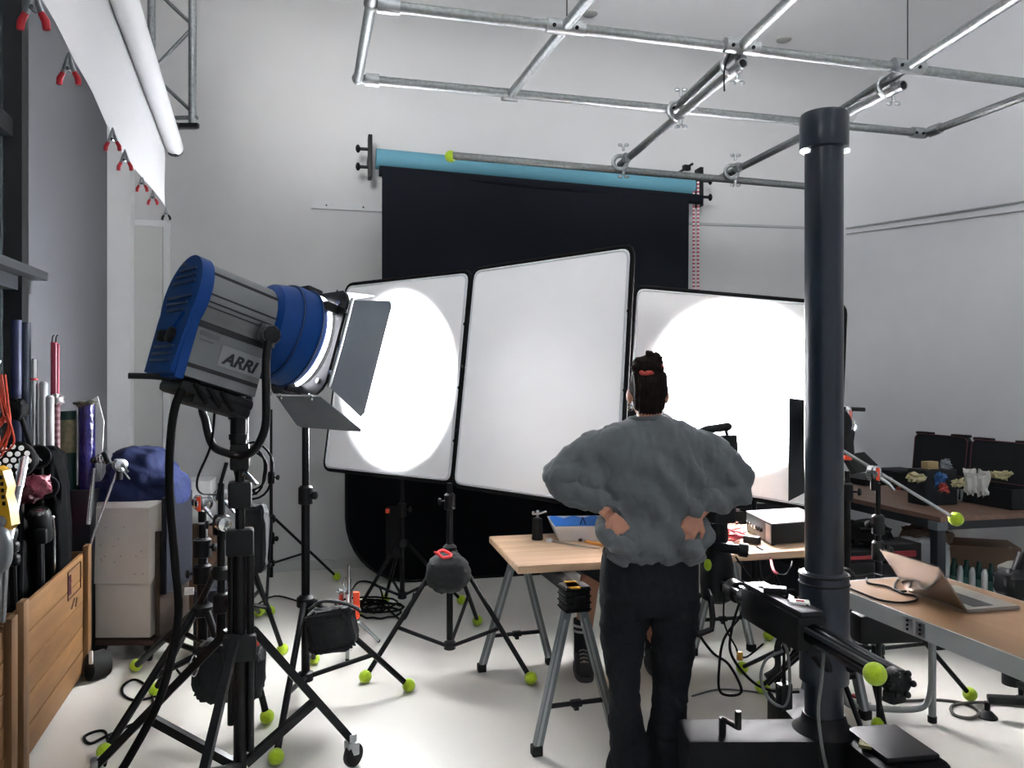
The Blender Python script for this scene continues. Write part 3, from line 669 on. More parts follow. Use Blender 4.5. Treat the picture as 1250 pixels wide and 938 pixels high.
mb = MB(); mb.cyl(V((1.405, 3.46, 1.35)), V((1.405, 3.46, .25)), .017, 12); part(mb, 'mast', BLK, l2)
for fx, fy in ((1.29, 3.98), (1.27, 4.25), (1.50, 3.2)):
    mb = MB(); mb.cyl(V((1.405, 3.46, .5)), V((fx, fy, .035)), .011, 10); lg = part(mb, 'leg', BLK, l2)
    if fx < 1.4:
        mb = MB(); mb.sph(V((fx, fy, .034)), .034, 16); part(mb, 'tennis_ball', BALL, lg)
    else:
        mb = MB(); mb.cyl(V((fx, fy, .03)), V((fx, fy, 0)), .016, 8); part(mb, 'rubber_foot', RUB, lg)

# ================================================================ bags
def bag(c, rad, name, label, m, cat, e=.55, amp=.02, seed=0, rot=None):
    mb = MB(); mb.blob(c, rad, e, 32, amp, 7, rot, seed); return mb
mb = bag(W(405, 768, 3.74), (.115, .06, .10), '', '', GRYD, '', .38, .018, 3, M.Rotation(R(-10), 3, 'Y'))
sb = solo(mb, 'sandbag', GRYD, 'black sandbag hung over the leg of the stand beneath the lamp doors', 'sandbag', 'sandbags')
mb = MB(); mb.tube(cr([W(378, 745, 3.7), W(395, 734, 3.7), W(425, 738, 3.72), W(440, 746, 3.73)], 5), .018, 8, flat=.5); part(mb, 'strap', GRYD, sb)
mb = bag(W(547, 700, b4.y-.13), (.125, .10, .112), '', '', GRYD, '', .9, .012, 11)
rb = solo(mb, 'drawstring_bag', GRYD, 'round black drawstring bag with a red cord, on the stand under the panel seam', 'bag')
mb = MB(); mb.tube(cr([W(532, 677, b4.y-.2), W(540, 672, b4.y-.18), W(551, 678, b4.y-.2), W(541, 681, b4.y-.22), W(535, 676, b4.y-.2)], 4), .009, 8); mb.tube(cr([W(536, 676, b4.y-.2), W(530, 674, b4.y-.21)], 2), .006, 6); part(mb, 'cord', mat('red_cord', '#d8343a', .6), rb)
mb = bag(W(281, 818, 3.3), (.14, .06, .125), '', '', GRYD, '', .35, .02, 21)
sb2 = solo(mb, 'sandbag', GRYD, 'large black sandbag low on the lamp stand, with an orange label', 'sandbag', 'sandbags')
mb = MB(); mb.box(W(308, 786, 3.22), (.055, .01, .02), .2); part(mb, 'label_strip', ORG, sb2)
mb = MB(); mb.tube(cr([W(237, 800, 3.22), W(231, 815, 3.2), W(237, 826, 3.2), W(243, 812, 3.2)], 4, True), .004, 6, True); part(mb, 'ring_clip', CHR, sb2)
mb = bag(W(308, 657, 4.1), (.075, .05, .18), '', '', GRYD, '', .3, .012, 5); 
hb = solo(mb, 'hanging_pouch', GRYD, 'tall black pouch with a red bow hanging behind the lamp mast', 'pouch')
mb = MB(); mb.tube(cr([W(291, 651, 4.0), W(301, 647, 4.0), W(298, 655, 4.0), W(291, 659, 4.0), W(301, 660, 4.0)], 4), .008, 6); part(mb, 'red_bow', mat('red_cord', '#d8343a', .6), hb)
# ================================================================ people
SKIN = mat('skin', '#b9826a', .5, nz=.06, sc=30)
SKIN2 = mat('skin_warm', '#b07a60', .55, nz=.06, sc=30)
def ell(c, a, b, n=28, e=.9, tilt=0):
    f = lambda x: math.copysign(abs(x)**e, x)
    return [V((c.x+f(math.cos(2*PI*i/n))*a, c.y+f(math.sin(2*PI*i/n))*b, c.z+tilt*math.sin(2*PI*i/n)*b)) for i in range(n)]
def sect(mb, Q, rows, e=.9):                                              # rows: py, px left, px right, dy, half depth
    mb.loft([ell(Q((l+r)/2, y, dy), (r-l)/2*SC, b, 28, e) for y, l, r, dy, b in rows])
def hand(mb, wrist, d, n, side, s=1.0, curl=.5, spread=1.0):               # d: towards fingertips, n: back of hand, side: towards thumb
    d = V(d).normalized(); side = V(side); side = (side-d*side.dot(d)).normalized(); n = d.cross(side) if V(n).dot(d.cross(side)) > 0 else side.cross(d)
    L = .085*s
    rings = []
    for t, w_, h in ((0, .026, .02), (.25, .033, .017), (.6, .040, .015), (1, .039, .012)):
        c = wrist+d*L*t; rings.append([c+side*math.cos(2*PI*i/16)*w_*s+n*math.sin(2*PI*i/16)*h*s for i in range(16)])
    mb.loft(rings)
    for k, (o, ln) in enumerate(((.030, .068), (.010, .076), (-.010, .071), (-.029, .056))):
        b = wrist+d*L*.93+side*o*s; dd = (d+side*o*4*spread).normalized(); pts = [b-d*.02*s, b]
        for j, fr_ in enumerate((.42, .33, .25)):
            dd = (dd-n*curl*(.5+.3*j)).normalized(); pts.append(pts[-1]+dd*ln*fr_*s)
        mb.tube(pts, [.0095*s, .0093*s, .0088*s, .008*s, .0066*s], 10)
        mb.sph(pts[-1], .0066*s, 8)
    b = wrist+d*L*.25+side*.026*s; dd = (d*.75+side*.8-n*.25).normalized(); p1_ = b+dd*.038*s; p2_ = p1_+(d*.9+side*.35-n*.25).normalized()*.032*s; p3_ = p2_+(d-n*.35).normalized()*.024*s
    mb.tube([b-dd*.015*s, b, p1_, p2_, p3_], [.013*s, .0135*s, .0115*s, .0105*s, .008*s], 10); mb.sph(p3_, .008*s, 8)
def head(mb, c, s=1.0, fdir=V((0, 1, 0)), tilt=0):                         # skull, jaw, nose, ears, looking along fdir
    f = fdir.normalized(); r = f.cross(V((0, 0, 1))).normalized(); rot = M((r, f, V((0, 0, 1)))).transposed()
    q = lambda x, y, z: c+rot @ V((x*s, y*s, z*s))
    mb.sph(q(0, -.008, .028), (.073*s, .094*s, .090*s), 28, rot=rot)
    mb.sph(q(0, .022, -.045), (.057*s, .068*s, .070*s), 24, rot=rot)
    mb.sph(q(0, .055, -.088), (.028*s, .026*s, .022*s), 14, rot=rot)
    mb.tube([q(0, .082, .012), q(0, .094, -.012), q(0, .106, -.034)], [.009*s, .011*s, .015*s], 10); mb.sph(q(0, .104, -.034), .015*s, 10)
    for k in (-1, 1):
        mb.sph(q(k*.031, .075, .018), (.021*s, .014*s, .009*s), 12, rot=rot); mb.sph(q(k*.042, .062, -.022), (.022*s, .022*s, .02*s), 12, rot=rot)
        er = rot @ M.Rotation(R(-k*28), 3, 'Z')
        mb.sph(q(k*.078, -.008, -.012), (.010*s, .021*s, .031*s), 14, rot=er); mb.sph(q(k*.077, -.004, -.036), (.008*s, .011*s, .012*s), 10, rot=er)
    mb.tube([q(-.02, .084, -.063), q(0, .091, -.061), q(.02, .084, -.063)], [.005*s, .008*s, .005*s], 8); mb.tube([q(-.017, .083, -.071), q(0, .089, -.072), q(.017, .083, -.071)], [.005*s, .008*s, .005*s], 8)
    return q
def face_bits(q, par, s, iris):
    for k in (-1, 1):
        mb = MB(); mb.sph(q(k*.031, .078, .002), .0125*s, 14); ey_ = part(mb, 'eye', mat('eye_white', '#e4e2de', .2), par)
        d = (q(0, 1, 0)-q(0, 0, 0)).normalized(); mb = MB(); mb.lathe([(.006*s, 0), (.005*s, .0015), (.001, .002)], q(k*.031, .078, .002)+d*.0118*s, d, 12); part(mb, 'iris', mat(iris, '#2b1b12', .2), ey_)
        mb = MB(); mb.tube(cr([q(k*.014, .091, .026), q(k*.03, .091, .033), q(k*.047, .078, .028)], 4), .0035*s, 6); part(mb, 'eyebrow', mat('brow', '#1c1410', .8), par)
# ---------------- woman with hands on her hips, seen from behind
YW = 3.16; SC = YW/F
def Q(px, py, dy=0): return V(((px-625)*SC, YW+dy, CZ-(py-HY)*SC))
wom = thing('person', 'person seen from behind with a hair bun, grey sweatshirt and hands on hips', 'person', (Q(790, 0).x, YW, 0))
mb = MB()
hq = head(mb, Q(791.5, 480, .012), .985)
mb.tube([Q(792, 494, .0), Q(792, 508, -.012), Q(792, 524, -.02)], [.049, .051, .062], 20)
sect(mb, Q, [(518, 765, 820, -.01, .05), (530, 735, 848, 0, .075), (560, 740, 843, 0, .10), (610, 745, 838, 0, .095), (650, 748, 836, 0, .095), (690, 744, 841, 0, .10), (725, 745, 839, 0, .10), (742, 752, 832, 0, .08)])
for sh, el, wr in (((737, 539), (688, 587), (739, 622)), ((844, 539), (895, 590), (845, 622))):
    mb.tube(cr([Q(*sh, 0), Q((sh[0]+el[0])/2, (sh[1]+el[1])/2, -.005), Q(*el, .0), Q((el[0]+wr[0])/2, (el[1]+wr[1])/2-2, -.045), Q(*wr, -.11)], 3), [.044, .042, .04, .038, .036, .035, .034, .033, .034, .031, .028, .026, .025], 14)
hand(mb, Q(741, 624, -.113), Q(757, 646, -.135)-Q(741, 624, -.113), (0, -1, .1), (-.7, -.2, -.5), .95, .28)
hand(mb, Q(843, 623, -.113), Q(827, 647, -.135)-Q(843, 623, -.113), (0, -1, .1), (.7, -.2, -.5), .95, .28)
for k, (hx, kx, axx) in enumerate(((763, 763, 767), (819, 818, 814))):
    mb.tube([Q(hx, 720), Q(kx, 830, .02), Q(axx, 925, -.01), Q(axx, 938, 0)], [.07, .045, .034, .034], 14)
    mb.sph(Q(axx, 937, .05), (.038, .10, .028), 14)
body = part(fuse(mb, .0055, 3, .4, None, rootloc(wom)), 'body', SKIN, wom, sharp=0)
face_bits(hq, body, .985, 'iris_brown')
# sweatshirt
def crease(p, seed, k=1.0):
    t = 0
    for i, (ax_, ay_, az_) in enumerate(((12, 6, 3.2), (8, 6, 6))):
        a = noise.noise(V((p.x*ax_+p.z*3*(1-2*i), p.y*ay_, p.z*az_+p.x*4))+V((seed*3+i*7, 0, 0))); t += max(0, 1-abs(a)*7)**1.5
    return -k*t
def folds(seed, amp, fr=9, low=None):
    def f(p, n):
        q = V((p.x*fr, p.y*fr*.8, p.z*fr*.75)); a = noise.noise(q+V((seed, 0, 0))); b = noise.noise(q*2.3+V((0, seed, 0)))
        ridge = 1-abs(a)*2.2
        return p+n*amp*(ridge*.6+b*.35)
    return f
mb = MB()
sect(mb, Q, [(509, 771, 813, -.01, .058), (513, 765, 819, -.012, .066), (519, 750, 836, -.012, .082), (527, 731, 853, -.01, .098), (538, 722, 862, -.008, .115), (556, 720, 864, -.006, .128), (580, 728, 862, -.004, .135), (605, 735, 857, -.004, .136),
             (628, 738, 852, -.004, .136), (648, 735, 853, -.006, .140), (663, 736, 852, -.006, .138), (672, 739, 851, -.004, .132), (680, 744, 846, -.002, .126)], .85)
for pts, rad in (([(752, 545), (722, 552), (694, 573), (683, 588), (693, 600), (716, 606), (739, 613)], [.060, .080, .074, .066, .056, .052, .042]),
                 ([(832, 545), (862, 552), (890, 576), (900, 592), (890, 604), (866, 607), (846, 613)], [.060, .080, .074, .066, .056, .052, .042])):
    dys = [0, -.004, -.005, -.005, -.03, -.06, -.10]
    mb.tube(cr([Q(x, y, d) for (x, y), d in zip(pts, dys)], 3), [rad[min(i//3, 6)]*(1-(i % 3)/3)+rad[min(i//3+1, 6)]*((i % 3)/3) for i in range(19)], 18)
    s_ = 1 if pts[0][0] > 790 else -1; xx = 722 if s_ < 0 else 864
    mb.blob(Q(xx, 582, -.02), (.062, .075, .085), .8, 22)                                       # cloth bridging the bent elbow
    mb.tube([Q(795+s_*48, 612, -.09), Q(795+s_*51.5, 621, -.112)], [.043, .039], 16)                   # cuff
for s_ in (-1, 1):                                                                            # bunched hem around the wrists
    cx_ = 795+s_*50
    mb.blob(Q(cx_, 655, -.03), (.045, .10, .062), .7, 24)
    mb.tube(cr([Q(cx_+s_*10, 634, -.03), Q(cx_+s_*9, 648, -.10), Q(cx_+s_*2, 657, -.145), Q(cx_-s_*12, 660, -.155), Q(cx_-s_*24, 668, -.135)], 4), [.02]*4+[.026]*4+[.028]*4+[.026]*4+[.018], 12)
    mb.tube(cr([Q(cx_+s_*8, 652, -.06), Q(cx_+s_*3, 668, -.11), Q(cx_-s_*16, 676, -.12)], 4), .026, 10)
mb.tube(cr([Q(750+i*11, 676+(5 if 2 < i < 7 else 2), -.115+abs(i-4.3)*.012) for i in range(9)], 3), .016, 10)
fA, fB = folds(3.1, .020, 6.5), folds(9.7, .012, 15)
def fold_w(p, n):
    x = (p.x/SC+625); y = HY+(CZ-p.z)/SC; arm = .9 if (x < 730 or x > 862) else .6
    p2 = p+(fA(p, n)-p)*max(.35, 1-max(0, abs(x-794)-45)/50)
    d = .024*math.sin((x*.9+abs(x-792)*.6-y*1.15)*.11)*max(0, min(1, (y-540)/40))*(1 if y < 672 else .3)
    return p2+(fB(p, n)-p)*arm*.7+n*d*.5+n*crease(p, 2.0, .0045)
part(fuse(mb, .0075, 5, .5, fold_w, rootloc(wom)), 'sweatshirt', mat('sweatshirt_grey', '#5f6467', .92, nz=.06, sc=25, bump=1.0, bsc=11, sheen=.2), wom, sharp=0)
mb = MB(); mb.tube(ell(Q(792, 511, -.012), .076, .064, 32, 1), .010, 8, True); part(mb, 'collar_rib', mat('sweatshirt_rib', '#565b5e', .95, bump=.3, bsc=300), wom)
# trousers
mb = MB()
sect(mb, Q, [(664, 741, 847, 0, .118), (676, 735, 850, -.002, .124), (700, 733, 851, -.008, .136), (722, 732, 851, -.014, .142), (742, 733, 850, -.012, .126)], .85)
for L_ in ([(716, 738, 786, -.006, .10), (745, 733, 789, -.006, .118), (765, 733, 788, 0, .112), (800, 738, 785, .004, .098), (835, 743, 780, .004, .088), (865, 745, 781, .0, .086), (900, 745, 788, -.004, .094), (925, 744, 793, -.004, .102), (941.5, 743, 797, -.004, .108)],
           [(716, 797, 845, -.006, .10), (745, 794, 850, -.006, .118), (765, 795, 848, 0, .112), (800, 797, 844, .004, .098), (835, 800, 839, .004, .088), (865, 799, 836, .0, .086), (900, 793, 832, -.004, .094), (925, 793, 833, -.004, .102), (941.5, 796, 838, -.004, .108)]):
    sect(mb, Q, L_, .85)
fC, fD = folds(5.5, .014, 6), folds(1.7, .006, 19)
def fold_t(p, n):
    y = HY+(CZ-p.z)/SC; k = .35 if y < 720 else 1
    return p+(fC(p, n)-p)*k+(fD(p, n)-p)*k+n*crease(p, 6.0, .007 if y > 730 else .004) + n*.005*math.sin(y*.22+p.x*30)*max(0, 1-abs(y-765)/45)
part(fuse(mb, .008, 4, .5, fold_t, rootloc(wom)), 'trousers', mat('trousers_charcoal', '#1d2024', .95, spec=.2, nz=.1, sc=30, bump=.8, bsc=11), wom, sharp=0)
mb = MB(); mb.tube(cr([Q(738, 690, -.066), Q(744, 697, -.098), Q(752, 702, -.122)], 4), .003, 6); part(mb, 'pocket_seam', BLKM, wom)
for fx in (768, 814):
    mb = MB(); mb.blob(Q(fx, 0, .05)*V((1, 1, 0)).x if False else V((Q(fx, 0).x, YW+.06, .042)), (.045, .13, .042), .8, 20); part(mb, 'shoe', mat('dark_shoe', '#17181a', .7), wom)
# hair
mb = MB(); hc = Q(791.5, 480, .012)
def curl_hair(p, n): return p+n*.004*noise.noise(V((p.x*45, p.y*20, p.z*14)))
mb.sph(hc+V((0, -.014, .028)), (.0785, .098, .097), 28); mb.sph(hc+V((0, -.036, -.032)), (.065, .06, .07), 24); mb.sph(hc+V((0, -.036, -.075)), (.044, .035, .035), 16)
def hair_fn(p, n):
    q = p-hc
    if q.y > .035 and q.z < .075: p = p-V((0, (q.y-.035)*1.2, 0))           # bare forehead and face
    ang = math.atan2(q.x, .1)
    return p+n*(.0035*math.sin(ang*55+q.z*25)+.003*noise.noise(p*40))
HAIR = mat('hair_dark_brown', '#1d1512', .7, spec=.15, nz=.35, sc=18, stretch=(6, 2, .6), bump=.5, bsc=90)
hair = part(fuse(mb, .006, 3, .4, hair_fn, rootloc(wom)), 'hair', HAIR, wom, sharp=0)
bc = Q(789, 447, -.035)
mb = MB(); mb.sph(bc, (.056, .048, .043), 24); mb.sph(bc+V((-.03, 0, .01)), (.034, .034, .026), 16); mb.sph(bc+V((.025, -.005, .012)), (.036, .034, .03), 16)
for i in range(16):
    a = random.uniform(0, 2*PI); q = bc+V((math.cos(a)*.04, -.03*random.random(), math.sin(a)*.032)); d = V((math.cos(a)-.6, -.5, math.sin(a)+.1)).normalized()
    mb.tube(cr([q, q+d*.02+V((0, 0, .006)), q+d*.034], 3), [.010]*4+[.008, .006, .004], 6)
part(fuse(mb, .0045, 1, .4, lambda p, n: p+n*.004*noise.noise(p*70), rootloc(wom)), 'hair_bun', HAIR, wom, sharp=0)
SCR = mat('scrunchie_red', '#b8473f', .8, nz=.2, sc=60)
mb = MB(); mb.tube(cr([bc+V((-.036, -.030, -.026)), bc+V((-.02, -.047, -.032)), bc+V((0, -.050, -.028)), bc+V((.014, -.046, -.033))], 4), [.007, .009, .010, .008, .007, .009, .010, .009, .008, .009, .007, .006, .005], 8)
mb.tube(cr([bc+V((.036, -.02, .012)), bc+V((.052, -.02, -.002)), bc+V((.056, -.02, -.016))], 4), .009, 8); part(mb, 'hair_tie', SCR, wom)
for ex_ in (769.5, 812.5):
    mb = MB(); c = Q(ex_, 498.5, -.0); mb.tube([c+V((math.cos(i*PI/10)*.0115, math.cos(i*PI/10)*.004, math.sin(i*PI/10)*.012)) for i in range(20)], .0017, 6, True); part(mb, 'hoop_earring', mat('earring', '#e4d8c0', .2, 1), wom)

# ---------------- second person standing behind the table
YW2 = 4.43; SC = YW2/F
def Q2(px, py, dy=0): return V(((px-625)*SC, YW2+dy, CZ-(py-HY)*SC))
man = thing('person', 'person behind the table in dark shorts, dark striped socks and sneakers', 'person', (Q2(765, 0).x, YW2, 0))
mb = MB(); hq2 = head(mb, Q2(789, 476, .0), .98, V((-.15, -1, 0)))
mb.tube([Q2(788, 486), Q2(786, 510)], [.055, .062], 16)
sect(mb, Q2, [(508, 765, 808, 0, .06), (520, 748, 826, 0, .09), (560, 752, 818, 0, .11), (610, 748, 812, 0, .11), (650, 742, 808, 0, .11)])
for sh, el, wr, sd in (((752, 520), (740, 572), (748, 610), -1), ((822, 520), (830, 575), (815, 608), 1)):
    mb.tube(cr([Q2(*sh), Q2(*el, .02), Q2(*wr, -.16)], 4), [.05, .047, .045, .043, .04, .037, .034, .03, .027], 12)
    hand(mb, Q2(*wr, -.165), (.0-sd*.5, -.7, -.2), (0, -.2, 1), (-sd, -.4, 0), 1., .5)
FEET = ((711, -.11, 0), (798, -.05, 1))
for fx, dy, k in FEET:
    hipx = 744 if k == 0 else 790
    ank = V((Q2(fx, 0).x*(YW2+dy)/YW2, YW2+dy+.02, .09)); knee = V(((ank.x*.75+Q2(hipx, 0).x*.25), YW2-.05+dy*.5, .49)); hip = Q2(hipx, 652)
    calf = ank.lerp(knee, .62)+V((0, .025, 0))
    mb.tube(cr([hip, hip.lerp(knee, .5)+V((0, -.02, 0)), knee, calf, ank.lerp(knee, .2), ank], 3), [.088, .085, .08, .076, .068, .062, .058, .057, .056, .054, .05, .046, .042, .040, .039, .039][:16], 16)
    mb.sph(V((ank.x, ank.y-.06, .05)), (.038, .11, .036), 14)
body2 = part(fuse(mb, .007, 3, .4, None, rootloc(man)), 'body', SKIN2, man, sharp=0)
face_bits(hq2, body2, .98, 'iris_brown')
mb = MB(); hc2 = Q2(789, 476)
mb.sph(hc2+V((0, .012, .034)), (.079, .098, .094), 24); mb.sph(hc2+V((0, .05, -.02)), (.07, .05, .06), 20)
def hair_fn2(p, n):
    q = p-hc2
    if q.y < -.035 and q.z < .075: p = p+V((0, (-q.y-.035)*1.1, 0))
    return p+n*.004*noise.noise(p*50)
part(fuse(mb, .007, 2, .4, hair_fn2, rootloc(man)), 'hair', mat('hair_black', '#120f0e', .5, nz=.3, sc=30), man, sharp=0)
DK = mat('dark_shirt', '#0f1218', .9, nz=.15, sc=20)
mb = MB(); sect(mb, Q2, [(500, 768, 806, .0, .065), (508, 758, 818, 0, .085), (517, 746, 830, 0, .105), (560, 750, 822, 0, .125), (610, 745, 816, 0, .128), (655, 739, 812, 0, .13)])
for pts in ([(752, 522, 0), (744, 550, .015), (741, 572, .02)], [(822, 522, 0), (829, 552, .015), (829, 574, .02)]):
    mb.tube([Q2(*p) for p in pts], [.068, .064, .06], 14)
part(fuse(mb, .010, 3, .5, folds(2.2, .008, 8), rootloc(man)), 'shirt', DK, man, sharp=0)
mb = MB(); sect(mb, Q2, [(640, 741, 812, 0, .128), (668, 738, 815, 0, .135), (690, 736, 816, 0, .13)])
for fx, dy, k in FEET:
    hipx = 744 if k == 0 else 790; hip = Q2(hipx, 652); ankx = Q2(fx, 0).x*(YW2+dy)/YW2; knee = V((ankx*.75+Q2(hipx, 0).x*.25, YW2-.05+dy*.5, .49))
    mb.tube([hip, hip.lerp(knee, .5)+V((0, -.015, 0)), knee+V((0, 0, .02))], [.105, .105, .10], 18)
part(fuse(mb, .010, 3, .5, folds(7.2, .008, 8), rootloc(man)), 'shorts', DK, man, sharp=0)
SOCK = stripes('striped_sock', '#14161a', '#8d9094', 7.5, 'Z', .9)
for fx, dy, k in FEET:
    x = Q2(fx, 0).x*(YW2+dy)/YW2; y = YW2+dy+.02
    mb = MB(); mb.lathe([(.046, .08), (.046, .16), (.049, .24), (.050, .275)], (x, y, 0), seg=20); sk = part(mb, 'sock', mat('sock_dark', '#17191d', .9), man)
    for z in (.215, .245):
        mb = MB(); mb.lathe([(.0515, z-.007), (.0515, z+.007)], (x, y, 0), seg=20, cap=False); part(mb, 'sock_stripe', mat('sock_stripe', '#a6a8aa', .9), sk)
    mb = MB(); rings = []
    for t, w_, h, z in ((-.075, .036, .05, .055), (-.03, .045, .062, .066), (.02, .048, .058, .062), (.08, .052, .042, .046), (.14, .054, .034, .04), (.19, .046, .028, .036), (.215, .025, .018, .03)):
        rings.append([V((x+math.cos(2*PI*i/18)*w_, y-t, max(.018, z+math.sin(2*PI*i/18)*h))) for i in range(18)])
    mb.loft(rings); sh_ = part(mb, 'shoe', mat('sneaker_dark', '#26272b', .75, nz=.2, sc=40), man)
    mb = MB(); mb.prism([(math.copysign(abs(math.cos(a))**.7, math.cos(a))*.055, .07+math.copysign(abs(math.sin(a))**.8, math.sin(a))*.155) for a in [2*PI*i/24 for i in range(24)]], (x, y, 0), V((1, 0, 0)), V((0, -1, 0)), -.026); part(mb, 'sole', mat('sneaker_sole', '#3a3b3e', .8), sh_)
    for i in range(4):
        mb = MB(); yy = y-.05-.026*i; zz = .118-.012*i; mb.tube([V((x-.022, yy, zz-.006)), V((x, yy-.004, zz+.002)), V((x+.022, yy, zz-.006))], .004, 6); part(mb, 'lace', mat('lace_grey', '#77787b', .9), sh_)
# ================================================================ centre table on trestles
TZ = .75
BEECH = wood('table_beech', '#b8977a', '#d6b797', TH, (1.2, 26, 26), .42)
fl, bl_, = H(632, 692, TZ), H(597, 655, TZ); tl_len = 1.66
u_ = UX; fr_ = fl+u_*tl_len; br2 = bl_+u_*tl_len
tab = thing('trestle_table', 'large beech table top on grey metal trestles behind the standing person', 'table', ((fl+br2)/2)*V((1, 1, 0)).x*V((0, 0, 0)) if False else V(((fl.x+br2.x)/2, (fl.y+br2.y)/2, 0)))
mb = MB(); th_ = V((0, 0, -.036)); mb.loft([[fl+th_, fr_+th_, br2+th_, bl_+th_], [fl, fr_, br2, bl_]]); 
bmesh.ops.bevel(mb.bm, geom=list(mb.bm.edges), offset=.003, segments=2, affect='EDGES'); part(mb, 'table_top', BEECH, tab)
TRS = mat('trestle_grey', '#7c8284', .45, .5, nz=.08, sc=20)
def trestle(n0, n1, label, tag=None, hs=.115):
    """n0 near end, n1 far end: (centre xy, left foot, right foot)"""
    t = thing('folding_trestle', label, 'trestle', V(((n0[0].x+n1[0].x)/2, (n0[0].y+n1[0].y)/2, 0)), 'folding trestles under the centre table')
    top = TZ-.038
    a, b = V((n0[0].x, n0[0].y, top-.03)), V((n1[0].x, n1[0].y, top-.03)); mb = MB(); mb.beam(a, b, .05, .05); part(mb, 'beam', BLKP, t)
    for c, lf, rf in (n0, n1):
        hd = V((c.x, c.y, top-hs/2-.001)); d = (rf-lf).normalized(); an = math.atan2(d.y, d.x)
        mb = MB(); mb.box(hd, (.115, .10, hs), an, .008); h = part(mb, 'head', BLKP, t)
        for k in range(4):
            mb = MB(); mb.box(hd+V((0, 0, -hs*.38+k*hs*.25)), (.122, .106, .008), an, .002); part(mb, 'rib', BLKM, h)
        mb = MB(); mb.box(hd+V((.02, -.054, -.01)), (.055, .008, .05), an, .003); part(mb, 'latch_plate', BLKP, h)
        for f_, s in ((lf, -1), (rf, 1)):
            e = V((f_.x, f_.y, .02)); s0 = hd+d*s*.03+V((0, 0, -.03)); mb = MB(); mb.beam(s0, e, .036, .036, up=V((d.y, -d.x, 0))); lg = part(mb, 'leg', TRS, t)
            mb = MB(); q = V((f_.x, f_.y, .022)); mb.box(q, (.046, .046, .044), an, .006); part(mb, 'rubber_foot', RUB, lg)
            mb = MB(); nn = V((-.0, -1, 0)); mb.beam(s0.lerp(e, .1)+nn*.019, s0.lerp(e, .97)+nn*.019, .012, .003, up=V((d.y, -d.x, 0))); part(mb, 'groove', mat('trestle_light', '#a8adaf', .4, .6), lg)
        l0, l1 = hd.lerp(V((lf.x, lf.y, 0)), .70), hd.lerp(V((rf.x, rf.y, 0)), .70)
        mb = MB(); mb.cyl(l0, l1, .011, 10); cb_ = part(mb, 'crossbar', BLKP, t); mb = MB(); m_ = (l0+l1)/2; mb.box(m_, (.05, .03, .028), an, .005); mb.box(m_-V((0, 0, .02)), (.02, .02, .02), an); part(mb, 'crossbar_joint', BLKP, cb_)
    if tag:
        mb = MB(); mb.box(V((n0[0].x-.01, n0[0].y-.0, top-.004)), (.055, .112, .006), .1); part(mb, 'yellow_label', mat('label_yellow', '#d8a428', .5), t)
    return t
c0 = W(701, 700, 3.42); trestle((c0, G(655, 922), G(752, 908)), (W(633, 700, 4.30), G(588, 820), G(671, 811)), 'grey folding trestle with black head under the front corner of the table', True)
trestle((W(1017, 700, 3.74), G(975, 893), G(1056, 878)), (W(884, 700, 4.66), G(846, 800), G(917, 795)), 'grey folding trestle under the table end behind the black column')
# on the table
p = H(656, 659, TZ); mb = MB(); mb.lathe([(.030, 0), (.032, .006), (.029, .03), (.026, .09), (.026, .115), (.018, .12)], p, seg=24); air = solo(mb, 'pump_bottle', BLKP, 'small black pump bottle with a silver spout on the table corner', 'bottle')
mb = MB(); mb.cyl(p+V((0, 0, .12)), p+V((0, 0, .15)), .009, 12); mb.sph(p+V((0, 0, .152)), .010, 10); mb.sph(p+V((-.022, 0, .146)), .010, 10); mb.tube([p+V((-.025, 0, .14)), p+V((.01, -.005, .143)), p+V((.05, -.01, .156))], .006, 8); part(mb, 'spout', CHR, air)
ta, tb = H(683, 661, TZ+.002), H(760, 660, TZ+.002)
tx = (tb-ta).normalized(); ty = V((-tx.y, tx.x, 0))
def tray_ring(z, g): return [ta-tx*g-ty*g+V((0, 0, z)), tb+tx*g-ty*g+V((0, 0, z)), tb+tx*g+ty*(.26+g)+V((0, 0, z)), ta-tx*g+ty*(.26+g)+V((0, 0, z))]
TRW_ = mat('tray_white', '#d9dade', .4)
ty_ = thing('photo_tray', 'white plastic tray with a bright blue lining on the table', 'tray', (ta+tb)/2)
mb = MB(); r0, r1, r2_, r3 = tray_ring(0, 0), tray_ring(.085, .035), tray_ring(.085, .028), tray_ring(.008, -.006)
mb.loft([r0, r1, r2_, r3]); part(mb, 'tub', TRW_, ty_)
mb = MB(); q1, q2, q3 = tray_ring(.082, .026), tray_ring(.012, -.008), None
n = 20
lin_ = []
for i in range(4):
    a, b, c, d = q1[i], q1[(i+1) % 4], q2[(i+1) % 4], q2[i]; ups = V((0, 0, .005))
    mb.loft([[a.lerp(b, k/n)+V((0, 0, .006*math.sin(k*1.1))) for k in range(n+1)]+[d.lerp(c, k/n) for k in range(n, -1, -1)], [a.lerp(b, k/n)+V((0, 0, .006*math.sin(k*1.1)))+(((sum(q1, V())/4)-a.lerp(b, k/n))*.01) for k in range(n+1)]+[d.lerp(c, k/n)+V((0, 0, .001)) for k in range(n, -1, -1)]])
mb.slab(q2[0], q2[1], q2[2], q2[3], .002); part(mb, 'blue_lining', mat('lining_blue', '#4f96e0', .5, nz=.08, sc=12), ty_)
mb = MB(); c = tray_ring(.05, .02); m_ = c[3].lerp(c[2], .48)-ty*.012; mb.tube(cr([m_+tx*-.12+V((0, 0, -.03)), m_+tx*-.03+V((0, 0, -.032)), m_+V((0, 0, .02)), m_+V((.004, 0, .03)), m_+tx*.02+V((0, 0, -.01))], 4), .0035, 6); part(mb, 'drip_mark', mat('drip_ink', '#1c3a6e', .6), ty_)
b0, b1 = H(706, 659, TZ+.008), H(742, 667, TZ+.008); d = (b1-b0).normalized()
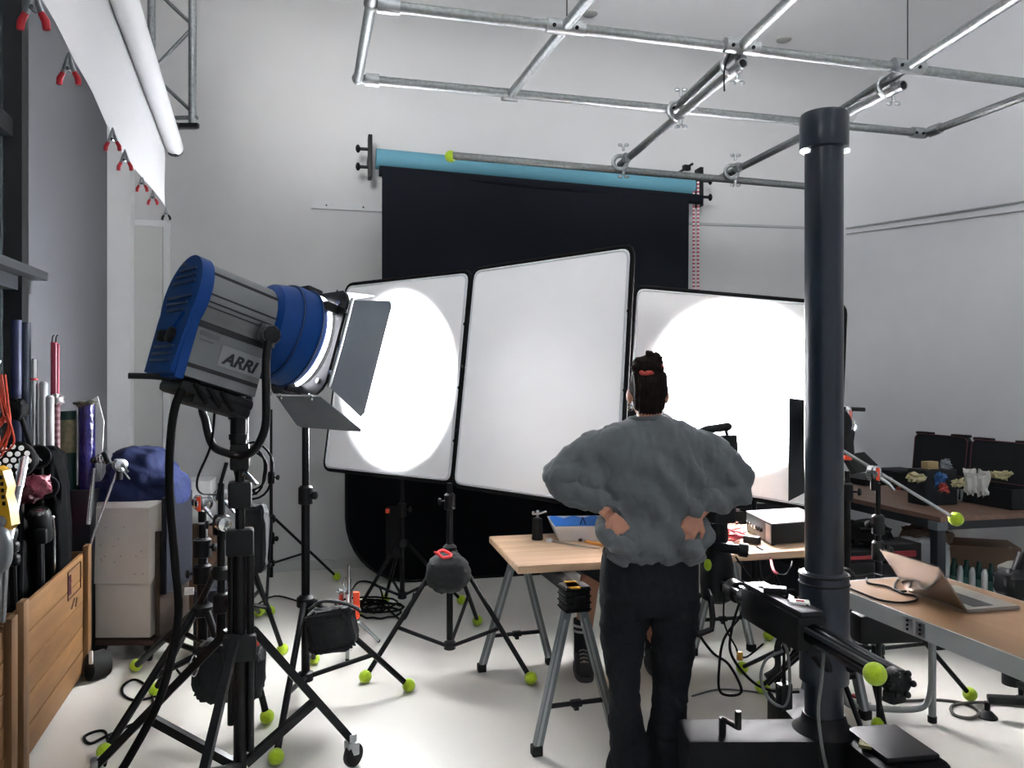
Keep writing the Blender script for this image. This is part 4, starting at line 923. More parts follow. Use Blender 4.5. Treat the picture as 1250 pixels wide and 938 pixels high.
br_t = thing('paint_brush', 'round brush with an orange wooden handle lying before the tray', 'brush', (b0+b1)/2-V((0, 0, .008)))
mb = MB(); mb.lathe([(.004, .05), (.008, .06), (.0085, .1), (.006, .2), (.004, .24)], b0, d, 12); part(mb, 'handle', mat('brush_orange', '#e29a3c', .45), br_t)
mb = MB(); mb.lathe([(.0075, .032), (.008, .05), (.006, .056)], b0, d, 12); part(mb, 'ferrule', CHR, br_t)
mb = MB(); mb.lathe([(.003, 0), (.009, .008), (.0095, .02), (.0075, .034)], b0, d, 12); part(mb, 'bristles', mat('bristle', '#2a1a16', .9), br_t)
a, b = H(672, 661, TZ+.006), H(732, 670, TZ+.006); mb = MB(); d = (b-a).normalized(); mb.lathe([(.003, 0), (.006, .03), (.006, .12), (.0045, .2), (.003, (b-a).length)], a, d, 10); solo(mb, 'glass_rod', mat('clear_plastic', '#dcd9d2', .12, trans=.7), 'thin clear rod lying on the table before the tray', 'rod')
a = H(671, 662, TZ); mb = MB(); mb.lathe([(.016, 0), (.016, .012), (.011, .02)], a, seg=14); solo(mb, 'screw_top', WHT, 'tiny white cap beside the black pump bottle', 'cap')
# recorder / power unit with pale top
UZ = .112
ua, ub, uc_, ud = H(942, 667, TZ), H(1003, 662, TZ), None, H(897, 641, TZ)
e1 = (ub-ua); e2 = (ud-ua); e1 = V((e1.x, e1.y, 0)).normalized()*.36; e2 = V((e2.x, e2.y, 0)).normalized()*.40
up_ = V((0, 0, 1))
unit = thing('power_unit', 'flat black equipment box with a pale top on the table', 'equipment box', ua+e1/2+e2/2)
mb = MB(); q = [ua, ua+e1, ua+e1+e2, ua+e2]; mb.loft([[p+up_*.008 for p in q], [p+up_*UZ for p in q]]); bmesh.ops.bevel(mb.bm, geom=list(mb.bm.edges), offset=.003, segments=1, affect='EDGES'); part(mb, 'case', BLKP, unit)
mb = MB(); c = sum(q, V())/4; q2 = [p+(p-c)*.008 for p in q]; mb.loft([[p+up_*(UZ+.001) for p in q2], [p+up_*(UZ+.007) for p in q2]]); part(mb, 'top_plate', mat('unit_top', '#8d868b', .45), unit)
nrm = e1.cross(up_).normalized(); nrm = (e2.normalized().cross(up_)); nrm = nrm if nrm.x < 0 else -nrm
def on_face(s, z): return ua+e2*s+up_*z+nrm*.003
mb = MB(); mb.slab(on_face(.02, .012), on_face(.20, .012), on_face(.20, UZ-.006), on_face(.02, UZ-.006), .004); part(mb, 'end_plate', mat('unit_plate', '#8d888c', .5, .4), unit)
for s in (.34, .44, .55, .66, .78, .9):
    mb = MB(); mb.cyl(on_face(s, .06), on_face(s, .06)+nrm*.014, .011, 12); part(mb, 'socket', CHR if s > .5 else BLKM, unit)
for p in q:
    mb = MB(); mb.cyl(p+(c-p)*.08, p+(c-p)*.08+up_*.009, .012, 10); part(mb, 'rubber_foot', RUB, unit)
# red leads and clutter
REDC = mat('red_cable', '#b52a3c', .5)
def tangle(c, n, rad, m, name, label, cat, grp=None, r=.0035, k=7, h=.05, sd=1, z0=.006):
    rnd = random.Random(sd); o = None
    root = thing(name, label, cat, c, grp)
    for i in range(n):
        a0 = rnd.uniform(0, 6.28); pts = []
        for j in range(k):
            a = a0+j*rnd.uniform(.7, 1.5); q = rad*rnd.uniform(.3, 1); pts.append(c+V((math.cos(a)*q, math.sin(a)*q*.7, z0+rnd.random()*h)))
        mb = MB(); mb.tube(cr(pts, 5), r, 6); part(mb, 'strand', m, root)
    return root
tangle(H(893, 660, TZ), 7, .115, REDC, 'red_test_leads', 'tangle of red leads on the table beside the equipment box', 'cables', r=.004, h=.06, sd=4)
tangle(H(888, 652, TZ), 3, .12, mat('pink_cable', '#d99a94', .5), 'pale_pink_leads', 'a few pale pink wires among the red leads on the table', 'cables', r=.003, h=.09, sd=9)
a = H(918, 664, TZ); mb = MB(); mb.box(a+V((0, 0, .022)), (.045, .085, .04), .9, .008); ad = solo(mb, 'power_adapter', BLKP, 'black power adapter at the table edge beside the red leads', 'adapter')
pts = cr([H(924, 668, TZ+.02), H(936, 676, TZ-.02)+V((0, -.03, 0)), W(945, 698, 3.72), W(958, 702, 3.72), W(965, 693, 3.75), W(967, 686, 3.8)], 6)
mb = MB(); mb.tube(pts, .0045, 6); cd = part(mb, 'lead', CAB, ad); mb = MB(); mb.tube(pts[8:15], .0075, 8); part(mb, 'red_plug', REDC, ad)
# grey carton behind and dark gear on the table
p = H(905, 640, TZ); 
for (px, py, w_, d_, h_, m, nm, lab, ct) in ((868, 654, .11, .14, .09, BLKP, 'black_gear_case', 'small black gear case on the table beside the camera', 'case'), (902, 637, .05, .10, .06, BLKP, 'battery_pack', 'black battery pack behind the red leads', 'battery')):
    p = H(px, py, TZ); mb = MB(); mb.box(p+V((0, .06, h_/2)), (w_, d_, h_), TH, .006); o = solo(mb, nm, m, lab, ct)
    for k in range(3):
        mb = MB(); q = p+V((-.03+.03*k, .06-d_*.2, h_+.006)); mb.box(q, (.02, .03, .012), TH, .002); part(mb, 'switch', CHR if k % 2 else BLKM, o)

# ================================================================ studio column stand with camera arm
CX, CY = 1.175, 2.9
st = thing('studio_camera_stand', 'tall black studio stand with heavy base, round column and a geared arm', 'camera stand', (CX, CY, 0))
SB = mat('stand_black', '#1b2430', .3, .1, nz=.1, sc=6)
cz = lambda y: CZ-(y-HY)/F*CY
mb = MB(); mb.cyl((CX, CY, .2), (CX, CY, cz(160)), .069, 40); part(mb, 'post', SB, st)
mb = MB(); mb.lathe([(.074, 0), (.086, .004), (.088, .012), (.088, cz(140)-cz(184)-.012), (.084, cz(140)-cz(184))], (CX, CY, cz(184)), seg=40); tc = part(mb, 'top_cap', SB, st)
for s in (-1, 1):
    mb = MB(); mb.lathe([(.012, -.012), (.014, 0), (.006, .006)], (CX+s*.074, CY-.025, cz(185)), seg=10); part(mb, 'cap_light', mat('cap_white', '#e8ebef', .3, emit=.6), tc)
mb = MB(); mb.lathe([(.072, .0), (.088, .006), (.089, cz(697)-cz(832)-.02), (.083, cz(697)-cz(832)-.004), (.072, cz(697)-cz(832))], (CX, CY, cz(832)), seg=40); cg = part(mb, 'carriage', SB, st)
for z in (cz(697)-.012, cz(700)-.035):
    mb = MB(); mb.tube(ring_pts(V((CX, CY, z)), .088, 40), .005, 6, True); part(mb, 'carriage_ring', BLKP, cg)
mb = MB(); mb.cyl((CX-.06, CY-.07, .62), (CX+.03, CY-.05, .50), .03, 14); mb.sph((CX+.075, CY-.06, cz(805)), .028, 12); part(mb, 'lock_knob', BLKP, cg)
# base
BB = mat('base_black', '#0b0c0f', .55, nz=.2, sc=10, spec=.2)
mb = MB(); mb.lathe([(.12, .10), (.115, .30), (.085, .325), (.076, .36)], (CX, CY, 0), seg=32); bs = part(mb, 'base_hub', BB, st)
a = W(835, 902, CY-.03); b = W(1003, 902, CY-.03)
mb = MB(); mb.box(((a.x+b.x)/2, CY-.0, .205), (b.x-a.x, .20, .19), 0, .02); la_ = part(mb, 'base_arm', BB, st)
mb = MB(); mb.box((CX+.18, CY-.12, .20), (.27, .34, .20), .15, .03); part(mb, 'base_arm', BB, st)
mb = MB(); mb.box((CX+.02, CY+.28, .19), (.16, .40, .16), 0, .02); part(mb, 'base_arm', BB, st)
mb = MB(); mb.box((CX+.185, CY-.14, .312), (.20, .24, .02), .15, .006); part(mb, 'counterweight_lid', BLKP, st)
for x, y in ((a.x+.05, CY), (CX+.27, CY-.2), (CX+.02, CY+.42)):
    mb = MB(); mb.lathe([(.02, -.02), (.05, -.016), (.055, 0), (.05, .016), (.02, .02)], (x, y, .055), (.6, .8, 0), 20); mb.box((x, y, .095), (.05, .05, .03)); part(mb, 'caster_wheel', RUB, st)
k0 = W(882, 893, CY-.05); mb = MB(); mb.cyl((k0.x, CY-.05, .29), (k0.x, CY-.05, .365), .013, 12); kk = V((k0.x, CY-.05, .36)); k1 = W(901, 897, CY-.10); mb.tube([kk, V((k1.x, k1.y, .35))], .010, 10); mb.cyl(V((k1.x, k1.y, .345)), V((k1.x, k1.y, .41)), .012, 12); part(mb, 'crank', BLKP, st)
mb = MB(); mb.box((CX+.11, CY-.17, .315), (.10, .05, .012), -.5, .003); solo(mb, 'folded_paper_slip', mat('paper_olive', '#6d6a45', .8), 'small crumpled paper slip on the heavy base of the camera stand', 'paper')
# arm
A_, B_ = W(882, 713, 3.34), W(1096, 833, 2.28); ad_ = (B_-A_).normalized()
sd_ = ad_.cross(V((0, 0, 1))).normalized(); au = sd_.cross(ad_)
mb = MB(); mb.cyl(A_, B_, .036, 24); arm = part(mb, 'arm', mat('arm_black', '#101318', .25, .5), st)
mb = MB(); 
for s in (-1, 1): mb.beam(A_+sd_*.03*s+au*.02, B_+sd_*.03*s+au*.02, .014, .014)
part(mb, 'arm_rail', mat('arm_rail', '#3a3e44', .3, .8), arm)
g0, g1 = A_+ad_*.26, A_+ad_*.66
mb = MB(); mb.beam(g0, g1, .12, .125, bev=.018); gb = part(mb, 'gear_box', BLKP, st)
mb = MB(); mb.beam(g0+au*.07, g1+au*.07, .09, .018, bev=.004); part(mb, 'gear_box_lid', mat('gear_lid', '#1b1d21', .6), gb)
mb = MB(); mb.cyl(A_+ad_*.08, A_+ad_*.14, .045, 20); mb.cyl(A_+ad_*.20, A_+ad_*.26, .046, 20); part(mb, 'arm_collar', BLKP, arm)
mb = MB(); mb.lathe([(.036, 0), (.04, .005), (.04, .04), (.026, .05)], B_-ad_*.03, ad_, 12); mb.box(B_+V((-.01, 0, -.04)), (.06, .04, .04), .4, .01)
for i in range(6): mb.sph(B_+ad_*.02+sd_*math.cos(i*1.05)*.036+au*math.sin(i*1.05)*.036, .010, 8)
part(mb, 'end_clamp', BLKP, arm)
for px, py, Yy in ((955, 745, 3.02), (864, 722, 3.12)):
    c = W(px, py, Yy-.1); mb = MB(); mb.tube([c, c+V((-.0, -.04, -.01)), c+V((0.004, -.06, -.09)), c+V((-.0, -.06, -.13)), c+V((-.06, -.08, -.145))], [.011, .011, .012, .011, .012], 10); part(mb, 'crank_handle', BLKP, arm)
mb = MB(); mb.tube(cr([W(957, 770, 2.85), W(949, 790, 2.85), W(949, 815, 2.85), W(935, 826, 2.84)], 4), .012, 8); part(mb, 'crank_handle', BLKP, arm)
c = W(1068, 823, 2.27); mb = MB(); mb.sph(c, .0335, 24); tb_ = part(mb, 'tennis_ball', BALL, arm)
# turret under the camera
tA = V((A_.x-.02, A_.y+.02, 0)); T = lambda z: V((tA.x, tA.y, z)); tz_ = lambda y: CZ-(y-HY)/F*tA.y
mb = MB(); mb.lathe([(.04, tz_(735)), (.066, tz_(730)), (.072, tz_(712)), (.072, tz_(688)), (.06, tz_(675)), (.052, tz_(668))], (tA.x, tA.y, 0), seg=28); tr_ = part(mb, 'turret', BLKP, st)
mb = MB(); mb.lathe([(.05, 0), (.066, .004), (.066, .014), (.05, .02)], (tA.x, tA.y, tz_(668)), seg=28); part(mb, 'turret_plate', CHR, tr_)
mb = MB(); c = W(864, 690, 3.29); mb.sph(c, (.017, .012, .026), 10); part(mb, 'tennis_ball_scrap', BALL, tr_)
mb = MB(); mb.lathe([(.045, 0), (.05, .02), (.045, .09), (.03, .10)], T(tz_(662)), seg=20); mb.cyl(W(872, 668, 3.27), W(908, 672, 3.2), .021, 14); mb.lathe([(.018, 0), (.028, .01), (.028, .04), (.022, .045)], W(900, 671, 3.21), (1, -.25, -.1), 14); part(mb, 'pan_head', BLKP, st)
# camera rig on the head
cm = T(0)+V((-.03, .03, 0))
rig = thing('cinema_camera', 'black cinema camera with top handle and side monitor behind the grey sleeve', 'camera', (cm.x, cm.y, tz_(640)))
mb = MB(); mb.box((cm.x, cm.y+.02, 1.17), (.13, .26, .17), .25, .012); cb = part(mb, 'camera_body', BLKP, rig)
mb = MB(); mb.lathe([(.04, 0), (.05, .02), (.05, .12), (.058, .13), (.058, .18)], (cm.x-.03, cm.y+.14, 1.17), (-.25, .97, 0), 24); part(mb, 'lens', BLKM, rig)
mb = MB(); mb.box((cm.x, cm.y, 1.045), (.10, .30, .07), .25, .008); mb.cyl((cm.x-.05, cm.y-.1, 1.0), (cm.x-.05, cm.y+.25, 1.0), .009, 8); mb.cyl((cm.x+.05, cm.y-.1, 1.0), (cm.x+.05, cm.y+.25, 1.0), .009, 8); part(mb, 'base_plate', BLKP, rig)
hz = CZ-(523-HY)/F*3.42; h0, h1 = W(846, 527, 3.46), W(890, 521, 3.38)
mb = MB(); mb.tube([h0, h0.lerp(h1, .2), h0.lerp(h1, .35), h1, h1+V((.01, 0, -.003))], [.008, .010, .018, .02, .012], 12); mb.tube([h0.lerp(h1, .3), W(855, 537, 3.44), W(850, 560, 3.44)], .012, 8); mb.tube([W(886, 524, 3.39), W(888, 533, 3.39), W(882, 540, 3.40)], .009, 8); part(mb, 'top_handle', BLKP, rig)
mb = MB(); mA, mB_, mC, mD = W(862, 532, 3.36), W(895, 531, 3.40), W(897, 557, 3.40), W(866, 566, 3.36); mb.slab(mA, mB_, mC, mD, -.03); mon = part(mb, 'monitor', BLKP, rig)
mb = MB(); mb.slab(W(893.5, 536, 3.365), W(896.5, 536, 3.37), W(897, 553, 3.37), W(894.5, 553, 3.365), .004); part(mb, 'monitor_edge', CHR, mon)
mb = MB(); mb.tube([W(870, 566, 3.4), W(866, 580, 3.42), W(862, 600, 3.42)], .012, 8); part(mb, 'monitor_arm', BLKP, rig)
for i, (px, py) in enumerate(((856, 628), (866, 634), (852, 640), (876, 630))):
    mb = MB(); p = W(px, py, 3.30+.01*i); mb.box(p, (.03, .05, .035), .3*i, .005); part(mb, 'cable_block', CHR if i == 1 else BLKP, rig)
# cables around the arm
cabs = [([W(842, 640, 3.24), W(838, 690, 3.2), W(848, 760, 3.2), W(868, 795, 3.2), W(890, 812, 3.2), W(905, 845, 3.18), W(880, 846, 3.18), W(878, 815, 3.18), W(884, 780, 3.2), W(905, 750, 3.16), W(906, 730, 3.16)], 'black cable hanging in a long loop under the camera arm'),
        ([W(903, 735, 3.05), W(893, 770, 3.05), W(893, 800, 3.05), W(918, 832, 3.05), W(945, 844, 3.05), W(975, 845, 3.1)], 'black cable trailing from the camera arm towards the column'),
        ([W(885, 715, 3.24), W(884, 760, 3.24), W(898, 790, 3.24), W(902, 800, 3.24), W(912, 802, 3.24), W(932, 786, 3.2)], 'thin black cable with an orange plug below the camera arm'),
        ([W(898, 680, 3.3), W(915, 705, 3.25), W(925, 716, 3.2), W(920, 720, 3.15), W(910, 733, 3.12)], 'thin cable running from the camera head to the arm box')]
for i, (pts, lab) in enumerate(cabs):
    mb = MB(); mb.tube(cr(pts, 7), .0055 if i < 2 else .004, 8); o = solo(mb, 'camera_cable', CAB, lab, 'cable', 'cables around the camera arm')
    if i == 2:
        mb = MB(); c = W(903, 801, 3.235); mb.box(c, (.02, .02, .038), .3, .005); part(mb, 'orange_plug', mat('plug_orange', '#d29a3a', .5), o)
GC = mat('grey_cable', '#5c5f60', .55)
mb = MB(); mb.tube(cr([W(956, 795, 2.8), W(935, 806, 2.8), W(929, 830, 2.8), W(940, 855, 2.8), W(958, 862, 2.8), W(964, 838, 2.8), W(962, 800, 2.8), W(955, 782, 2.8)], 7), .0055, 8); solo(mb, 'grey_cable', GC, 'grey cable looped round the hanging black adapter', 'cable')
mb = MB(); mb.tube(cr([W(1006, 790, 2.66), W(1003, 830, 2.66), W(999, 870, 2.66), W(1003, 910, 2.66), W(1010, 945, 2.66), W(1014, 980, 2.66)], 6), .006, 8); solo(mb, 'grey_cable', GC, 'grey cable running straight down the front of the black column', 'cable')
c = W(957, 850, 2.82); mb = MB(); mb.box(c, (.052, .035, .095), .35, .006); hp = solo(mb, 'hanging_adapter', BLKP, 'black power brick hanging on its cable beside the column', 'adapter')
mb = MB(); mb.tube([c+V((0, 0, .045)), c+V((.0, 0, .075)), W(957, 800, 2.82), W(955, 770, 2.83)], [.009, .007, .005, .005], 8); part(mb, 'lead', CAB, hp)
for px, py, w_, h_, m, nm, lab in ((946, 722, .085, .03, BLKP, 'power_brick', 'black power brick lying on the camera arm'), (976, 741, .07, .045, WHT, 'plug_block', 'white plug block with a red switch on the camera arm')):
    c = W(px, py, 2.93 if px < 960 else 2.80); mb = MB(); mb.box(c, (w_, .05, h_), -.3, .006); o = solo(mb, nm, m if m is WHT else BLKP, lab, 'adapter')
    mb = MB()
    if m is WHT: mb.box(c+V((0, -.005, h_/2+.002)), (.028, .014, .006), -.3, .001); part(mb, 'red_switch', RED, o)
    else: mb.box(c+V((0, 0, h_/2)), (w_*.96, .046, .004), -.3, .001); part(mb, 'shiny_top', mat('glossy_violet', '#5c5470', .2), o)
mb = MB(); cs_ = []
for i in range(3):
    c = W(968, 731, 2.86)+V((0, 0, .005*i)); cs_.append(c)
mb.tube(cr([W(905, 735, 3.08), W(912, 722, 3.04), W(935, 718, 2.98), W(958, 730, 2.86), W(962, 722, 2.85), W(970, 722, 2.85), W(971, 733, 2.85), W(963, 736, 2.84), W(978, 735, 2.8), W(992, 748, 2.74), W(996, 765, 2.72)], 6), .006, 8)
solo(mb, 'arm_cable', CAB, 'black cable lying along the top of the camera arm', 'cable')

# ================================================================ folding table with laptop
LT = mat('table_edge_white', '#a9adac', .5)
LWOOD = wood('laminate_wood', '#6f523a', '#866747', TH, (8, 1.2, 8), .4)
k0, k1 = H(1027, 719, TZ), H(1250, 805, TZ); ld = (k1-k0).normalized(); lw = V((ld.y*-1, ld.x, 0)); lw = lw if lw.x > 0 else -lw
k0 = k0-ld*.10; LL, LW_ = 1.95, .56
ft = thing('folding_table', 'wood-topped folding table with pale metal edge carrying the laptop', 'table', k0+ld*LL/2+lw*LW_/2)
q = [k0, k0+ld*LL, k0+ld*LL+lw*LW_, k0+lw*LW_]
c = sum(q, V())/4; q_in = [p+(c-p).normalized()*.006 for p in q]
mb = MB(); mb.loft([[p-up_*.012 for p in q_in], [p+up_*.001 for p in q_in]]); part(mb, 'table_top', LWOOD, ft)
for i in range(4):
    a, b = q[i], q[(i+1) % 4]; mb = MB(); mb.beam(a-up_*.034, b-up_*.034, .012, .068); part(mb, 'edge_rail', LT, ft)
m0 = k0+ld*.95
mb = MB(); mb.beam(m0+up_*.0015+lw*.01, m0+up_*.0015+lw*(LW_-.01), .012, .003); part(mb, 'fold_seam', LT, ft)
hq_ = H(1122, 764, TZ-.03); tt = (hq_-k0).dot(ld)
for s in (-.03, .03):
    mb = MB(); p = k0+ld*(tt+s)-lw*.008-up_*.034; mb.beam(p-ld*.022, p+ld*.022, .004, .05); hg = part(mb, 'hinge_plate', ALU, ft)
    for z in (-.016, .0, .016):
        mb = MB(); c_ = p+up_*z-lw*.003; mb.cyl(c_, c_-lw*.003, .005, 8); part(mb, 'screw', BLKM, hg)
LEGM = mat('leg_white', '#8d9191', .45, .3)
f1 = G(1138, 882); f0 = G(1026, 876)
mb = MB(); mb.tube(cr([V((f1.x, f1.y, .012)), V((f1.x, f1.y, .4)), V((f1.x-.01, f1.y-.02, TZ-.05))], 3), .017, 12); mb2 = part(mb, 'leg', LEGM, ft)
mb = MB(); mb.cyl(V((f1.x, f1.y, 0)), V((f1.x, f1.y, .03)), .02, 10); part(mb, 'rubber_foot', RUB, mb2)
mb = MB(); mb.tube(cr([V((f1.x, f1.y, .22)), V((f1.x-.02, f1.y, .10)), V((f1.x-.10, f1.y, .06)), V((f0.x+.1, f0.y, .05)), V((f0.x+.02, f0.y, .08)), V((f0.x, f0.y, .2)), V((f0.x, f0.y, .4)), V((f0.x+.01, f0.y-.02, TZ-.05))], 5), .015, 12); part(mb, 'leg', LEGM, ft)
e0 = k0+ld*1.75
mb = MB(); mb.tube(cr([e0+lw*.06-up_*.06, e0+lw*.06-up_*.66, e0+lw*.10-up_*.72, e0+lw*.46-up_*.72, e0+lw*.5-up_*.66, e0+lw*.5-up_*.06], 5), .016, 12); part(mb, 'leg', LEGM, ft)
s0, s1 = k0+ld*.55+lw*.25-up_*.07, V((f1.x-.05, f1.y-.1, .30))
mb = MB(); mb.cyl(k0+ld*1.15+lw*.2-up_*.06, k0+ld*1.45+lw*.15-up_*.40, .010, 8); part(mb, 'strut', LEGM, ft)
# dark bag hung under the table
mb = MB(); c = W(1082, 765, 3.45); mb.box(c+V((0, 0, .0)), (.30, .10, .13), .1, .02); solo(mb, 'under_table_case', BLKP, 'black flat case hung under the folding table on the stand', 'case')
# laptop
LAPM = mat('laptop_grey', '#9a9692', .28, .75)
la0, la1 = H(1107, 719, TZ+.012), H(1182, 746, TZ+.012); le = (la1-la0).normalized(); lf = V((-le.y, le.x, 0)); lf = lf if lf.x > 0 else -lf
LWd, LDp = (la1-la0).length, .235
lap = thing('laptop', 'open grey laptop on the folding table, lid tilted back, seen from behind', 'laptop', la0.lerp(la1, .5)+lf*.1)
q = [la0, la1, la1+lf*LDp, la0+lf*LDp]
mb = MB(); mb.loft([[p-up_*.011 for p in q], [p+up_*.003 for p in q]]); bmesh.ops.bevel(mb.bm, geom=list(mb.bm.edges), offset=.004, segments=2, affect='EDGES'); bs_ = part(mb, 'base', LAPM, lap)
kq = [la0+le*.03+lf*.05, la1-le*.03+lf*.05, la1-le*.03+lf*.14, la0+le*.03+lf*.14]; mb = MB(); mb.slab(*[p+up_*.0035 for p in kq], .001); part(mb, 'keyboard', BLKP, bs_)
t0, t1 = W(1069, 669, 3.14), W(1151, 699, 2.83)
lidv = ((t0-la0)+(t1-la1))/2; lidv = lidv-le*lidv.dot(le); lidv = lidv.normalized()*.215
skew = W(1069, 669, (la0+lidv).y)
q = [la0, la1, la1+lidv, la0+lidv]; nn = le.cross(lidv).normalized(); nn = nn if nn.x < 0 else -nn
mb = MB(); mb.loft([[p for p in q], [p+nn*.006 for p in q]]); bmesh.ops.bevel(mb.bm, geom=list(mb.bm.edges), offset=.003, segments=2, affect='EDGES'); ld_ = part(mb, 'lid', mat('laptop_lid', '#b3a79c', .18, .85), lap)
mb = MB(); mb.slab(*[(q[0]*.97+p*.03)*0+p-nn*.0012+(sum(q, V())/4-p)*.05 for p in q], .001); part(mb, 'screen', mat('screen_dark', '#0b0c0f', .15), ld_)
# cables on that table
for pts, lab in (([(1031, 716), (1050, 724), (1075, 733), (1100, 736), (1118, 733), (1117, 728), (1100, 724), (1092, 716), (1098, 707), (1108, 707)], 'black cable curling over the folding table to the laptop'),
                 ([(1058, 706), (1060, 712), (1082, 716), (1096, 722), (1106, 722)], 'short black cable end beside the laptop'),
                 ([(1032, 709), (1038, 704), (1052, 703), (1066, 701), (1078, 704)], 'black cable at the far end of the folding table')):
    mb = MB(); mb.tube(cr([H(x, y, TZ+.007) for x, y in pts], 6), .0045, 8); solo(mb, 'laptop_cable', CAB, lab, 'cable', 'cables on the folding table')
# grip stands on that side
g1 = stand('grip_stand', 'grip stand holding a long rod with a tennis ball, behind the folding table', (1.74, 3.66), W(0, 590, 3.66).z, .60, [xy(G(1184, 856)), (1.30, 3.98), xy(G(1073, 894))], .017, (.34, .48), [W(0, 640, 3.66).z, W(0, 672, 3.66).z], cat='grip stand')
gc = W(1067, 578, 3.63); grip_head(g1, gc, 1.0)
mb = MB(); rod0, rod1 = W(1020, 545, 3.66), W(1167, 634, 3.70); mb.cyl(rod0, rod1, .008, 10); rp_ = part(mb, 'rod', ALU, g1)
mb = MB(); mb.sph(rod1, .034, 20); part(mb, 'tennis_ball', BALL, rp_)
g2 = stand('grip_stand', 'grip stand topped by a black pistol clamp with pink and silver head, beside the column', (1.705, 3.92), W(0, 575, 3.92).z, .62, [(1.42, 4.12), (2.0, 4.05), (1.70, 3.50)], .018, (.3, .5), [W(0, 600, 3.92).z], foot='rubber', cat='grip stand')
pc = W(1035, 540, 3.92); mb = MB(); mb.lathe([(.022, -.065), (.032, -.06), (.028, .0), (.034, .05), (.026, .065)], pc, seg=14); part(mb, 'pistol_grip', BLKP, g2)
mb = MB(); mb.cyl(pc-V((0, 0, .09)), pc-V((0, 0, .066)), .020, 12); part(mb, 'orange_ring', ORG, g2)
hh_ = W(1035, 505, 3.92); mb = MB(); mb.sph(hh_, (.024, .022, .04), 14); h_ = part(mb, 'clamp_head', CHR, g2)
mb = MB(); mb.box(hh_+V((.004, -.02, -.01)), (.014, .01, .055), bev=.003); part(mb, 'pink_tape', mat('pink_tape', '#e07a70', .5), h_)
mb = MB(); mb.cyl(hh_+V((-.05, 0, .025)), hh_+V((.085, 0, .02)), .011, 10); part(mb, 'cross_pin', BLKP, h_)
for s in (-1, 1):
    mb = MB(); mb.tube([hh_+V((s*.02, 0, -.03)), hh_+V((s*.042, -.01, -.055)), hh_+V((s*.036, -.01, -.085))], .007, 8); part(mb, 'lever', CHR, h_)
# tripod with balls further back
mb = MB()
# power strip, floor cables, chair foot
ps0 = G(1034, 858); mb = MB(); mb.box(ps0+V((0, 0, .022)), (.055, .24, .044), R(28), .008); ps = solo(mb, 'power_strip', WHT, 'white power strip with a red switch on the floor behind the column', 'power strip')
for o_, m, nm in ((-.045, RED, 'red_switch'), (.03, BLKM, 'outlet'), (.08, BLKP, 'black_plug')):
    mb = MB(); c = ps0+rotz(R(28)) @ V((0, o_, .048)); mb.box(c, (.03, .035, .012 if nm != 'black_plug' else .05), R(28), .003); part(mb, nm, m, ps)
mb = MB(); mb.tube(cr([G(1000, 846)+V((0, 0, .08)), G(1015, 853)+V((0, 0, .08)), G(1030, 848)+V((0, 0, .07))], 5), .007, 8); part(mb, 'lead', CAB, ps)
FC = mat('floor_cable', '#4b4945', .6)
mb = MB(); mb.tube(cr([G(1065, 835, .008), G(1080, 855, .008), G(1110, 856, .008), G(1145, 855, .008), G(1180, 860, .008), G(1195, 870, .014), G(1185, 877, .010), G(1165, 873, .008), G(1163, 862, .008), G(1190, 858, .020), G(1225, 860, .008), G(1262, 864, .008)], 7), .008, 8); solo(mb, 'floor_cable', FC, 'grey-brown cable looping once on the floor under the folding table', 'cable')
mb = MB(); mb.tube(cr([G(845, 850, .006), G(880, 842, .006), G(930, 846, .006), G(975, 852, .006), G(1000, 870, .006)], 7), .005, 8); solo(mb, 'floor_cable', GC, 'thin grey cable lying on the floor before the column base', 'cable')
oc = G(1290, 888); ch_ = thing('office_chair', 'black office chair base, one foot showing at the picture edge', 'chair', (oc.x, oc.y, 0))
mb = MB(); mb.lathe([(.05, .10), (.045, .16), (.03, .18), (.028, .42)], oc, seg=18); part(mb, 'pedestal', BLKP, ch_)
mb = MB(); mb.blob(oc+V((0, 0, .47)), (.24, .23, .05), .5, 24); part(mb, 'seat', GRYD, ch_)
mb = MB(); mb.blob(oc+V((.22, 0, .82)), (.04, .21, .24), .5, 24); mb.box(oc+V((.24, 0, .55)), (.03, .06, .28)); part(mb, 'backrest', GRYD, ch_)
for i in range(5):
    a = math.atan2(.4, -1)+i*2*PI/5; d = V((math.cos(a), math.sin(a), 0)); e = oc+d*.28
    mb = MB(); mb.beam(oc+V((0, 0, .115)), e+V((0, 0, .09)), .05, .035, bev=.01); lg = part(mb, 'leg', BLKP, ch_)
    mb = MB(); mb.lathe([(.012, .03), (.014, .075)], e, seg=10); mb.lathe([(.045, 0), (.045, .006), (.022, .03), (.014, .034)], e, seg=18); part(mb, 'glide', BLKP, lg)

